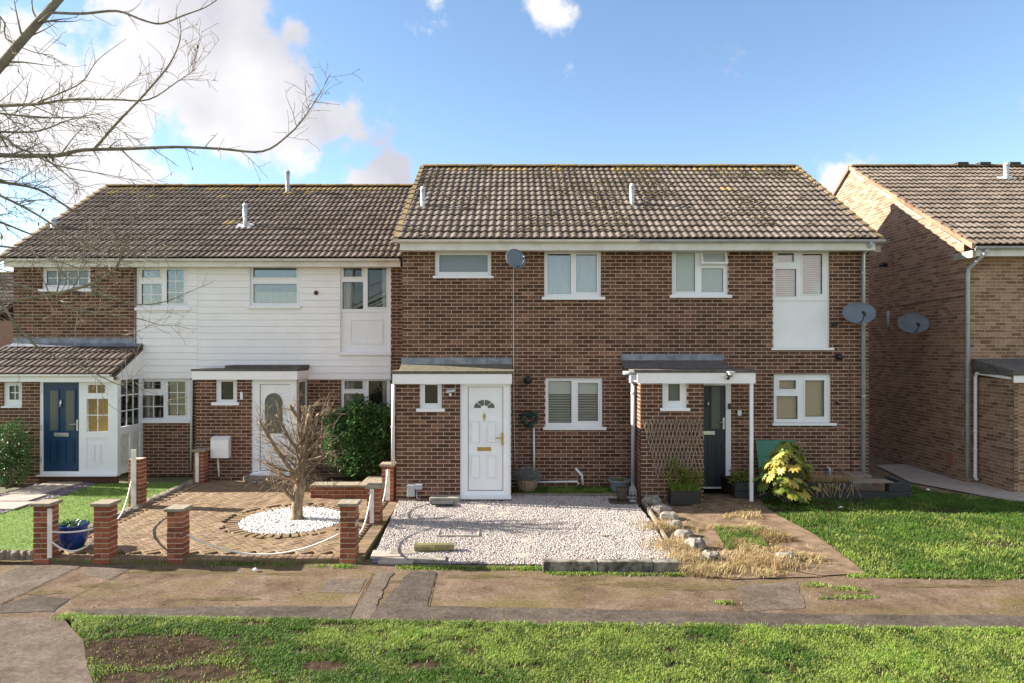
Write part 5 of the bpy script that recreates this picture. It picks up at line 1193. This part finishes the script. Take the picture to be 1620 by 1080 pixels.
# ---- pots, wreath, lantern
def pots():
    x, y = X(118, 10.5), 10.45; t = thing('blue_pot', 'cobalt blue glazed bowl with green leaves between two pillars', 'plant pot', (x, y, pz(y)))
    MB().lathe((x, y, pz(y)), [(.13, 0), (.15, .02), (.20, .12), (.215, .24), (.20, .30), (.225, .33), (.225, .36), (.20, .36), (.19, .30), (.05, .28)], 28).build('bowl', 'blue_glaze', t, True)
    C = np.column_stack([NR.normal(x, .09, 260), NR.normal(y, .09, 260), NR.uniform(pz(y)+.29, pz(y)+.42, 260)]); leaf_cloud('foliage', C, np.full(260, .06), 'leaf_dark', t)
    x, y = X(834, 13.8), 13.82; t = thing('basket_planter', 'woven basket of grey lavender beside the white door', 'planter', (x, y, .02))
    MB().lathe((x, y, .02), [(.13, 0), (.165, .1), (.185, .22), (.20, .25), (.19, .26), (.17, .23), (.04, .21)], 20).build('basket', 'wicker', t, False)
    for i in range(18): a = 2*math.pi*i/18; MB().tube([(x+.136*math.cos(a), y+.136*math.sin(a), .02), (x+.178*math.cos(a), y+.178*math.sin(a), .14), (x+.20*math.cos(a), y+.20*math.sin(a), .27)], .012, 5).build('stake', 'wicker', t, True)
    n = 1500; a = NR.uniform(0, 6.28, n); r = np.sqrt(NR.uniform(0, 1, n))*.27; C = np.column_stack([x+r*np.cos(a), y+r*np.sin(a)*.7, .25+NR.uniform(0, .28, n)*(1-.5*(r/.27)**2)]); leaf_cloud('foliage', C, np.full(n, .06), 'lavender', t, -.6, .15)
    x, y = X(981, 13.75), 13.8; t = thing('grey_tub', 'wide grey tub with low greenery under the downpipe', 'plant pot', (x, y, .02))
    MB().lathe((x, y, .02), [(.16, 0), (.19, .1), (.215, .22), (.235, .235), (.235, .26), (.205, .26), (.19, .2), (.03, .19)], 26).build('tub', 'pot_grey', t, True)
    C = np.column_stack([NR.normal(x, .09, 300), NR.normal(y, .08, 300), NR.uniform(.2, .31, 300)]); leaf_cloud('foliage', C, np.full(300, .05), 'leaf_fresh', t)
    sx, sy = X(988, 13.0), 13.05; tag(MB().box(sx-.28, sx+.26, sy-.2, sy+.2, -.04, .025).build('paving_slab', 'asphalt_dark', None, bevel=.008), 'dark slab under the small pot and lantern', 'slab')
    x, y = X(985, 13.0), 13.05; t = thing('small_pot', 'small dark grey pot on the slab beside the lantern', 'plant pot', (x, y, .025)); MB().lathe((x, y, .025), [(.085, 0), (.095, .1), (.11, .2), (.12, .21), (.12, .24), (.10, .24), (.09, .2), (.02, .19)], 22).build('pot', 'asphalt_dark', t, True)
    C = np.column_stack([NR.normal(x, .04, 90), NR.normal(y, .04, 90), NR.uniform(.22, .28, 90)]); leaf_cloud('foliage', C, np.full(90, .04), 'leaf_brown', t)
    x, y = X(1001, 13.0), 13.02; z = .025; t = thing('lantern', 'pale wire lantern with arched top on the dark slab', 'lantern', (x, y, z)); s = .06
    MB().box(x-s, x+s, y-s, y+s, z, z+.015).build('base', 'galvanised', t)
    for dx in (-1, 0, 1):
        for dy in (-1, 1): MB().tube([(x+dx*s*.95, y+dy*s*.95, z+.01), (x+dx*s*.95, y+dy*s*.95, z+.20), (x+dx*s*.5, y+dy*s*.5, z+.27), (x, y, z+.30)], .005, 5).build('wire', 'galvanised', t, True)
    for zz in (.07, .14, .2): MB().tube([(x-s, y-s, z+zz), (x+s, y-s, z+zz), (x+s, y+s, z+zz), (x-s, y+s, z+zz), (x-s, y-s, z+zz)], .0045, 5).build('hoop', 'galvanised', t, True)
    MB().tube([(x-.03, y, z+.30), (x-.02, y, z+.34), (x+.02, y, z+.34), (x+.03, y, z+.30)], .004, 5).build('ring', 'galvanised', t, True)
    # heart wreath
    x, z = X(838, 14.2), Z(662, 14.2); t = thing('heart_wreath', 'green heart shaped wreath hung on the brick wall', 'wreath', (x, 14.22, z)); pts = []
    for i in range(41): a = 2*math.pi*i/40; pts.append((x+.0098*16*math.sin(a)**3, 14.22, z+.0098*(13*math.cos(a)-5*math.cos(2*a)-2*math.cos(3*a)-math.cos(4*a))))
    MB().tube(pts, .03, 7, False).build('ring', 'wreath_green', t, True); q = np.array(pts)[NR.integers(0, 41, 700)]+NR.normal(0, .016, (700, 3)); leaf_cloud('leaves', q, np.full(700, .05), 'wreath_green', t, 0, .3)
    MB().tube([(x, 14.25, z+.09), (x+.0, 14.27, z+.36)], .003, 4).build('string', 'black_plastic', t)
    # black trough with green plants
    x, y = X(1082, 12.95), 12.92; t = thing('trough_planter', 'black trough of straggly green plants before the trellis', 'planter', (x, y, 0)); m = MB(); m.plate(x-.28, x+.28, y-.13, y+.13, [(x-.26, x+.26, y-.11, y+.11)], 0, .25, lambda a, b, c: (a, c, b)); m.box(x-.26, x+.26, y-.11, y+.11, .0, .2); m.build('trough', 'black_plastic', t)
    P = np.column_stack([NR.uniform(x-.25, x+.25, 1800), NR.uniform(y-.1, y+.1, 1800)]); o = blades('greenery', P, np.full(1800, .2), .17, .005, 'grass', .8, t)
    n = 700; k = NR.integers(0, 9, n); cx = x+np.array([-.2, -.12, -.28, -.05, .02, .12, .2, .26, .0])[k]; cz = np.array([.75, .62, .5, .55, .5, .48, .5, .42, .42])[k]
    C = np.column_stack([NR.normal(cx, .05), NR.normal(y, .06, n), NR.normal(cz, .07)]); leaf_cloud('foliage', C, np.full(n, .085), 'leaf_fresh', t, .1, .28)
    m = MB(); 
    for dx, hh in ((-.2, .8), (-.1, .66), (.05, .55), (.2, .5)): m.tube([(x+dx*.4, y, .2), (x+dx, y+.02, hh)], .006, 5)
    m.build('stems', 'bark_twig', t)
pots()
def trellis():
    D = DP-.03; t = thing('fan_trellis', 'grey wooden expanding trellis fixed to the porch wall', 'trellis', (X(1064, D), D, Z(760, D)))
    def ymax(x): return 758-abs(x-1041)*1.4 if x < 1058 else (748 if x < 1100 else 752)
    for k, sg in enumerate((1, -1)):
        for i in range(17):
            xa = 1017+i*5.9; x, y = xa, 663+RND.uniform(-1.5, 1.5); 
            tt = 0
            while tt < 100:
                xx = xa+sg*.26*tt; yy = 663+tt
                if xx > 1113 or yy > ymax(xx) or xx < 1016+(yy-663)*.25: break
                tt += 2
            if tt < 14: continue
            a = Vector((X(xa, D), D-.012*k-.006, Z(662, D))); b = Vector((X(xa+sg*.26*tt, D), D-.012*k-.006, Z(663+tt, D))); d = (b-a).normalized(); s = Vector((-d.z, 0, d.x))*.009; o = Vector((0, .005, 0))
            m = MB(); m.add([a-s-o, a+s-o, b+s-o, b-s-o, a-s+o, a+s+o, b+s+o, b-s+o], [(0, 1, 2, 3), (7, 6, 5, 4), (0, 4, 5, 1), (1, 5, 6, 2), (2, 6, 7, 3), (3, 7, 4, 0)]); m.build('slat', 'trellis_wood', t)
trellis()
def sleeper_bed():
    D = 13.3; xa, xb, xc = X(1163, D), X(1345, D), X(1441, D)
    t = thing('sleeper_bed', 'raised bed of black timber sleepers against the brick wall', 'raised bed', ((xa+xc)/2, D, 0))
    for k in range(2):
        MB().box(xa, xb+.1, D, D+.1, k*.17-.03, k*.17+.135).build('sleeper', 'timber_dark', t, bevel=.008)
        MB().box(xc-.1, xc, D+.1, D+.75, k*.17-.03, k*.17+.135).build('sleeper', 'timber_dark', t, bevel=.008)
    MB().box(xb+.105, xc, D-.0, D+.1, -.03, .135).build('sleeper', 'timber_dark', t, bevel=.008); MB().box(xc-.42, xc, D-.0, D+.1, .14, .305).build('sleeper', 'timber_dark', t, bevel=.008)
    MB().box(xb+.02, xc-.35, D-.05, D+.28, .31, .335).build('seat_board', 'timber_grey', t, bevel=.006)
    MB().box(xa+.02, xb+.1, D+.101, DM-.05, -.02, .27).build('soil_fill', 'soil', t)
    MB().box(xb+.25, xb+.68, D+.5, DM+.2, -.02, .36).build('store_box', 'timber_grey', t, bevel=.01)
    P = np.column_stack([NR.uniform(X(1285, D), xb+.1, 1500), NR.uniform(D+.02, D+.5, 1500)]); blades('dead_growth', P, np.full(1500, .26), .16, .004, 'grass_dead', 1.5, t)
    m = MB()
    for i in range(26):
        x = NR.uniform(X(1290, D), X(1350, D)); m.tube([(x, D+.08, .28), (x+NR.uniform(-.1, .1), D-.03, .3), (x+NR.uniform(-.15, .15), D-.045, NR.uniform(.0, .2))], .004, 4, False)
    m.build('dry_stems', 'straw', t)
    P = np.column_stack([NR.uniform(xa, X(1200, D), 350), NR.uniform(D+.1, D+.4, 350), NR.uniform(.22, .5, 350)]); leaf_cloud('foliage', P, np.full(350, .09), 'leaf_fresh', t)
    b = MB(); x0, x1 = X(1200, 14.1), X(1262, 14.1); b.add([(x0, 14.0, .18), (x1, 14.0, .18), (x1, 14.2, 1.0), (x0-.02, 14.2, 1.0), (x0, 14.03, .18), (x1, 14.03, .18), (x1, 14.23, 1.0), (x0-.02, 14.23, 1.0)], [(0, 1, 2, 3), (7, 6, 5, 4), (0, 4, 5, 1), (1, 5, 6, 2), (2, 6, 7, 3), (3, 7, 4, 0)])
    tag(b.build('green_board', 'green_board'), 'flat green board leaning on the brick wall behind the yellow shrub', 'board')
sleeper_bed()
def palmate():
    vs = [(0, 0, 0)]; fs = []; n = 8
    for k in range(n):
        a = math.radians(-115+230*k/(n-1)); L_ = 1.0-.28*abs(k-(n-1)/2)/(n/2); w = .16; d = Vector((math.sin(a), math.cos(a), 0)); s = Vector((d.y, -d.x, 0)); b = len(vs)
        for q, ww, zz in ((.3, .55, .03), (.62, 1.0, .02), (.85, .7, -.08)): vs += [tuple(d*q*L_-s*w*ww+Vector((0, 0, zz-.03))), tuple(d*q*L_+Vector((0, 0, zz))), tuple(d*q*L_+s*w*ww+Vector((0, 0, zz-.03)))]
        vs.append(tuple(d*L_+Vector((0, 0, -.16))))
        fs += [(0, b, b+1), (0, b+1, b+2), (b, b+3, b+4, b+1), (b+1, b+4, b+5, b+2), (b+3, b+6, b+7, b+4), (b+4, b+7, b+8, b+5), (b+6, b+9, b+7), (b+7, b+9, b+8)]
    return vs, fs
def fatsia():
    x, y = X(1245, 12.9), 12.95; t = thing('fatsia_shrub', 'yellowing shrub with big hand shaped leaves before the sleeper bed', 'shrub', (x, y, -.02)); vs, fs = palmate()
    MES = [shared('leaf', vs, fs, 'leaf_yellow', True), shared('leaf', vs, fs, 'leaf_yellow', True), shared('leaf', vs, fs, 'leaf_fresh', True)]; rr = random.Random(9); st = MB()
    for i in range(120):
        u, v = rr.uniform(-1, 1), rr.random(); zc = .12+.98*v**.9; R_ = .50*(1-.62*max(0, (v-.35)/.65)**1.3)*(1.0 if v > .15 else .8); a = rr.uniform(0, 2*math.pi); rad = R_*rr.uniform(.55, 1.05)
        p = Vector((x+rad*math.cos(a), y+rad*.8*math.sin(a), zc)); s = rr.uniform(.11, .19)
        yaw = a-math.pi/2+rr.uniform(-.5, .5); pitch = -rr.uniform(.35, 1.2)
        inst('leaf', MES[min(2, rr.randrange(4)) if v < .75 else 2 if rr.random() < .6 else 0], t, p, (pitch, rr.uniform(-.3, .3), yaw), (s, s, s))
        if i % 3 == 0: st.tube([(x+rr.uniform(-.06, .06), y+rr.uniform(-.05, .05), -.03), (x+.5*rad*math.cos(a), y+.4*rad*math.sin(a), zc*.7), tuple(p)], [.014, .009, .004], 5)
    st.build('stems', 'bark_grey', t, True)
fatsia()

# ---- shrubs
def shrub(label, lumps, n, size, mat, base, droop=.3):
    t = thing('evergreen_shrub', label, 'shrub', base); C = []
    for (x, y, z, rx, ry, rz, w) in lumps:
        m = int(n*w); d = NR.normal(0, 1, (m, 3)); d /= np.linalg.norm(d, axis=1)[:, None]; r = NR.uniform(.55, 1.06, m)**.6
        b = 1+.16*np.sin(d[:, 0]*7+x*9)+.14*np.sin(d[:, 2]*8+z*5+d[:, 1]*6); C.append(np.array([x, y, z])+d*(r*b)[:, None]*np.array([rx, ry, rz]))
    C = np.concatenate(C); C = C[C[:, 2] > base[2]+.03]; o = leaf_cloud('crown', C, np.full(len(C), size), mat, t, droop); o['kind'] = 'stuff'
    m = MB()
    for i in range(14): c = C[NR.integers(0, len(C))]; m.tube([(base[0]+NR.uniform(-.06, .06), base[1]+NR.uniform(-.06, .06), base[2]-.03), ((base[0]+c[0])/2, (base[1]+c[1])/2, (base[2]+c[2])*.45), tuple(c)], [.022, .014, .005], 6)
    m.build('stems', 'bark', t, True)
bx = X(568, 15.0)
shrub('dense dark evergreen shrub covering the lower window behind the planter', [(bx+.05, 15.1, 1.25, .70, .42, .50, .4), (bx+.35, 15.05, .95, .40, .42, .65, .25), (bx-.25, 15.0, .85, .52, .42, .6, .25), (bx+.05, 14.85, .42, .42, .35, .4, .1)], 18000, .08, 'leaf_dark', (bx, 15.0, .05))
sx_ = X(8, 14.4)
shrub('dark evergreen bush growing against the lean-to porch wall', [(sx_, 14.5, .85, .42, .4, .5, .5), (sx_+.05, 14.45, .45, .45, .4, .45, .3), (sx_-.4, 14.5, .7, .5, .4, .65, .2)], 7000, .06, 'leaf_dark', (sx_, 14.5, 0))

# ================================================================== TREES
def wander(p, d, length, n, bend, rr, lift=0):
    pts = [Vector(p)]; d = Vector(d).normalized()
    for i in range(n):
        d = (d+Vector((rr.gauss(0, bend), rr.gauss(0, bend), rr.gauss(0, bend)+lift))).normalized(); pts.append(pts[-1]+d*length/n)
    return pts
def twiggy(m, pts, r0, r1, rr, dens, tl, depth, sides=6, lift=.02, buds=None, spread=.8):
    """a limb along pts with side twigs"""
    n = len(pts); rad = [r0+(r1-r0)*i/(n-1) for i in range(n)]; m.tube(pts, rad, sides)
    if depth <= 0: 
        if buds is not None: buds += [tuple(p) for p in pts[1:]]
        return
    L_ = sum((Vector(pts[i+1])-Vector(pts[i])).length for i in range(n-1)); k = max(1, int(L_*dens+rr.random()))
    for _ in range(k):
        i = rr.randrange(0, n-1); t = rr.random(); p = Vector(pts[i]).lerp(Vector(pts[i+1]), t); d = (Vector(pts[i+1])-Vector(pts[i])).normalized()
        side = Vector((rr.gauss(0, 1), rr.gauss(0, .6), rr.gauss(0, 1))); side = (side-d*side.dot(d)).normalized(); dd = (d*rr.uniform(.5, 1.1)+side*spread).normalized()
        ln = tl*rr.uniform(.35, 1.15); q = wander(p, dd, ln, 5, .13, rr, lift); rr_ = max(.0022, (rad[i])*rr.uniform(.25, .5)); rr_ = min(rr_, .010)
        twiggy(m, q, rr_, .0014, rr, dens*1.25, tl*.5, depth-1, 5 if depth > 1 else 4, lift, buds, spread)
def smooth(pts, k=4):
    P = [Vector(p) for p in pts]; out = []
    for i in range(len(P)-1):
        p0, p1, p2, p3 = P[max(i-1, 0)], P[i], P[i+1], P[min(i+2, len(P)-1)]
        for j in range(k):
            t = j/k; out.append(.5*((2*p1)+(p2-p0)*t+(2*p0-5*p1+4*p2-p3)*t*t+(3*p1-p0-3*p2+p3)*t**3))
    return out+[P[-1]]
def big_tree():
    rr = random.Random(21); tx, ty = -6.2, 5.9
    t = thing('bare_tree', 'bare winter tree reaching its branches in from the side', 'tree', (tx, ty, -.2))
    tr = smooth([(tx, ty, -.25), (tx+.03, ty, 1.0), (tx-.02, ty+.05, 2.4), (tx+.08, ty+.02, 3.6), (tx+.1, ty, 5.2), (tx+.3, ty, 7.5)], 5); n = len(tr)
    MB().tube(tr, [.17-.12*i/(n-1) for i in range(n)], 14).build('trunk', 'bark_grey', t, True)
    def limb(pts, D0, D1, r0, r1, dens=5, tl=.55, start=None, depth=2, name='branch', lift=.0, mat='bark_twig'):
        k = len(pts); P = [Vector((X(px, D0+(D1-D0)*i/(k-1)), D0+(D1-D0)*i/(k-1), Z(py, D0+(D1-D0)*i/(k-1)))) for i, (px, py) in enumerate(pts)]
        if start: P = [Vector(start)]+P
        m = MB(); twiggy(m, smooth(P, 4), r0*1.0, r1*1.1, rr, dens*1.25, tl*1.05, depth, 8, lift, buds); m.build(name, mat, t, True)
    buds = []
    limb([(-70, 175), (-30, 138), (0, 105), (30, 70), (60, 36), (94, -2), (140, -60)], 5.9, 5.9, .044, .028, 3, .35, (tx, ty, 4.2), 2, mat='bark_grey')
    limb([(62, 34), (52, 18), (50, -8)], 5.9, 5.9, .010, .004, 5, .2, None, 1)
    limb([(-30, 30), (10, 62), (50, 82), (85, 88)], 5.7, 5.8, .010, .002, 6, .3, (tx, ty, 5.0), 2)
    limb([(75, 20), (130, 22), (185, 18), (225, 32), (255, 38), (290, 25), (325, 12), (350, -5)], 5.9, 5.7, .012, .003, 6, .22, None, 1)
    limb([(-60, 240), (0, 246), (60, 247), (95, 246), (130, 238), (200, 236), (280, 233), (350, 236), (415, 240), (455, 215), (480, 188), (505, 150), (522, 118)], 6.0, 6.4, .025, .003, 6, .4, (tx, ty, 3.9), 2, mat='bark_grey')
    limb([(148, 238), (185, 195), (230, 148), (268, 102), (285, 62), (284, 30)], 6.1, 6.0, .013, .003, 5, .35, None, 2)
    limb([(-40, 172), (0, 168), (60, 165), (110, 158), (180, 158), (235, 158), (280, 130), (312, 108)], 6.2, 6.3, .02, .002, 7, .4, (tx, ty, 4.4), 2)
    limb([(-40, 178), (0, 180), (60, 186), (120, 186), (165, 178)], 5.8, 5.9, .014, .002, 8, .4, (tx, ty, 4.1), 2)
    limb([(60, 162), (90, 150), (130, 130), (155, 95), (200, 62)], 6.2, 6.1, .009, .0015, 7, .3, None, 1)
    limb([(-40, 208), (0, 209), (60, 208), (110, 190), (150, 186)], 5.6, 5.7, .014, .002, 8, .4, (tx, ty, 4.0), 2)
    limb([(-40, 225), (30, 235), (90, 262), (160, 275), (230, 290)], 5.6, 5.7, .012, .0015, 8, .35, (tx, ty, 3.9), 2)
    limb([(-50, 262), (0, 287), (60, 300), (110, 330), (150, 352), (200, 385)], 5.7, 6.3, .018, .002, 7, .4, (tx, ty, 3.7), 2)
    limb([(-50, 290), (0, 310), (50, 335), (110, 372), (170, 400), (215, 395)], 5.7, 6.2, .016, .002, 7, .4, (tx, ty, 3.6), 2)
    limb([(-50, 340), (0, 352), (60, 375), (120, 390), (190, 400)], 5.6, 6.2, .014, .002, 7, .4, (tx, ty, 3.5), 2)
    limb([(-60, 395), (0, 390), (50, 400), (110, 420), (170, 440)], 5.5, 6.0, .013, .002, 6, .35, (tx, ty, 3.4), 2)
    limb([(-50, 480), (0, 478), (60, 470), (110, 460), (150, 447), (182, 425), (192, 405), (205, 370), (215, 338), (230, 310)], 5.6, 5.6, .018, .004, 5, .4, (tx, ty, 3.1), 2)
    limb([(-50, 425), (0, 442), (60, 462), (120, 490), (170, 522), (215, 535)], 5.5, 6.0, .013, .002, 6, .4, (tx, ty, 3.2), 2)
    limb([(-50, 455), (0, 480), (25, 515), (65, 552), (110, 572), (155, 592), (190, 608), (210, 600)], 5.5, 5.9, .014, .002, 5, .35, (tx, ty, 3.1), 2)
    limb([(110, 460), (160, 468), (215, 482), (260, 478), (300, 462), (338, 446)], 5.7, 6.0, .008, .0016, 4, .22, None, 1)
    limb([(120, 490), (170, 498), (220, 505), (260, 516), (288, 512)], 5.8, 6.0, .006, .0014, 4, .2, None, 1)
    # buds and a few hanging catkins / dead leaves
    B = np.array(buds); B = B[NR.uniform(0, 1, len(B)) < .30]; B = B+NR.normal(0, .003, B.shape)
    leaf_cloud('buds', B, np.full(len(B), .016), 'leaf_brown', t, .2, .5)['kind'] = 'stuff'
    B = np.array(buds)[NR.integers(0, len(buds), 60)]; o = leaf_cloud('hanging_leaves', B, np.full(60, .05), 'leaf_brown', t, 1.1, .35); o['kind'] = 'stuff'
big_tree()
def pruned_tree():
    rr = random.Random(5); D = 12.1; x0 = X(470, D); zb = pz(D)
    t = thing('pruned_tree', 'hard pruned bare little tree standing in white pebbles', 'tree', (x0, D, zb))
    def P(px, py, dd=0): return Vector((X(px, D+dd), D+dd, Z(py, D+dd)))
    MB().tube(smooth([P(470, 822), P(470, 800), P(474, 770), P(476, 735), P(480, 705), P(482, 690)], 4), [.125, .11, .10, .096, .093, .09, .09, .09, .088, .086, .085, .084, .083, .082, .08, .08, .078, .076, .075, .074, .07], 14).build('trunk', 'bark', t, True)
    for px, dd, r_, tops in (((482, 690), 0, .07, [(470, 660, .1), (458, 640, .1)]), ((484, 690), 0, .07, [(488, 662, -.1), (492, 640, -.1)]), ((486, 700), 0, .055, [(498, 672, .05), (503, 655, .1), (520, 648, .15)]), ((478, 720), 0, .05, [(462, 700, -.1), (448, 675, -.15), (438, 655, -.2)]),
                            ((472, 760), 0, .055, [(450, 728, -.1), (428, 695, -.2), (410, 665, -.25)]), ((478, 735), 0, .045, [(452, 715, .15), (432, 700, .3)]), ((484, 720), 0, .045, [(500, 700, -.2), (515, 690, -.3)]), ((480, 750), 0, .04, [(498, 735, .1), (515, 722, .2)]),
                            ((468, 795), 0, .045, [(450, 775, -.15), (432, 765, -.3), (422, 757, -.4)]), ((474, 745), 0, .035, [(445, 742, -.2), (420, 730, -.3)]), ((484, 705), 0, .06, [(478, 675, .2), (480, 655, .3)]), ((474, 770), 0, .035, [(440, 745, .25), (412, 728, .4)]), ((476, 730), 0, .03, [(505, 722, -.2), (530, 712, -.35)])):
        pts = smooth([P(*px)]+[P(a, b, d) for a, b, d in tops], 4); r_ *= .78; m = MB(); twiggy(m, pts, r_, r_*.5, rr, 13, .42, 2, 8, .02, None, .9); m.build('branch', 'bark', t, True)
    for k in range(16):
        a = rr.uniform(0, 6.28); z0 = rr.uniform(.35, 1.35); p = Vector((x0+.06, D, zb+z0)); d = Vector((math.cos(a), .7*math.sin(a), rr.uniform(.15, 1.1)))
        m = MB(); r_ = rr.uniform(.014, .03); twiggy(m, wander(p, d, rr.uniform(.4, .8)*(1.15-.25*z0), 6, .12, rr, .05), r_, r_*.45, rr, 9, .3, 2, 7, .02, None, .9); m.build('branch', 'bark', t, True)
    m = MB()
    for _ in range(200):
        p = P(rr.uniform(408, 528), rr.uniform(648, 775), rr.uniform(-.3, .3)); c = P(478, 725); d = (p-c).normalized(); m.tube(wander(p, d+Vector((0, 0, .1)), rr.uniform(.1, .3), 4, .2, rr), [.006, .005, .004, .003, .0015], 5)
    m.build('twigs', 'bark', t, True)['kind'] = 'stuff'
pruned_tree()

def doorstep():
    t = thing('brick_doorstep', 'curved mossy brick doorstep below the arched glass door', 'doorstep', (X(440, 15.2), 15.25, pz(15.2)))
    cx, cy, z = X(438, 15.2), 15.36, pz(15.2); n = 17
    for i in range(n):
        a0, a1 = math.pi+math.pi*i/n+.012, math.pi+math.pi*(i+1)/n-.012; o = MB(); vs = []
        for zz in (z-.03, z+.10):
            for r_, a in ((.52, a0), (.78, a0), (.78, a1), (.52, a1)): vs.append((cx+r_*math.cos(a), cy+r_*.62*math.sin(a), zz))
        o.add(vs, [(3, 2, 1, 0), (4, 5, 6, 7), (0, 1, 5, 4), (1, 2, 6, 5), (2, 3, 7, 6), (3, 0, 4, 7)]); o.build('brick', 'stone_edge', t, bevel=.006)
    m = MB(); m.lathe((cx, cy, z-.03), [(.515, 0), (.515, .125)], 30, 1, .62); m.build('step_top', 'stone_edge', t)
doorstep()

def roof_moss(h, x0, x1, ye, ze, yr, zr, n, seed):
    R = [c for c in h.children if c.name.startswith('roof')][0]; P = np.column_stack([NR.uniform(x0+.05, x1-.05, n*4), NR.uniform(0.02, .985, n*4)])
    Q = np.column_stack([P[:, 0]*.9, P[:, 1]*4.5]); P = P[(vnoise(Q, 1.1, seed)*.6+vnoise(Q, 4, seed+1)*.4) > .56][:n]
    row = np.floor(P[:, 1]*15)/15+NR.normal(.004, .004, len(P)); y = ye+(yr-ye)*row; z = ze+(zr-ze)*row+.062
    stones('moss', np.column_stack([P[:, 0], y]), z, .026, 'roof_moss', R, .6)
M_piece('roof_moss', [(0, (.05, .048, .02)), (.7, (.10, .088, .035)), (1, (.19, .15, .05))], (.7, 1.2), 20, .95)
roof_moss(HA, -2.3, 2.54, 13.94, 5.06, 18.14, 7.6, 900, 3); roof_moss(HB, 2.54, 7.38, 13.94, 5.06, 18.14, 7.6, 900, 6)
roof_moss(HC, -11.6, -7.3, 15.83, 4.92, 20.03, 7.49, 700, 9); roof_moss(HD, -7.3, -2.4, 15.83, 4.92, 20.03, 7.49, 800, 12)
P = NR.uniform((-7.5, 7.7), (7.6, 9.6), (2600, 2)); P = P[(vnoise(P, 1.5, 40)+.35*NR.uniform(0, 1, len(P))) > .6]
tag(stones('grit', P, GZ(P[:, 1])-.008, .006, 'cap_stone'), 'fine pale grit scattered over the pavement', 'grit')
P = NR.uniform((-7.5, 6.3), (8.5, 13), (260, 2)); P = P[P[:, 1] < 9.7]
o = leaf_cloud('leaf_litter', np.column_stack([P, GZ(P[:, 1])+.012]), np.full(len(P), .04), 'leaf_brown', None, 0, .6); tag(o, 'brown leaf litter scattered on verge and pavement', 'leaves', None, 'stuff')
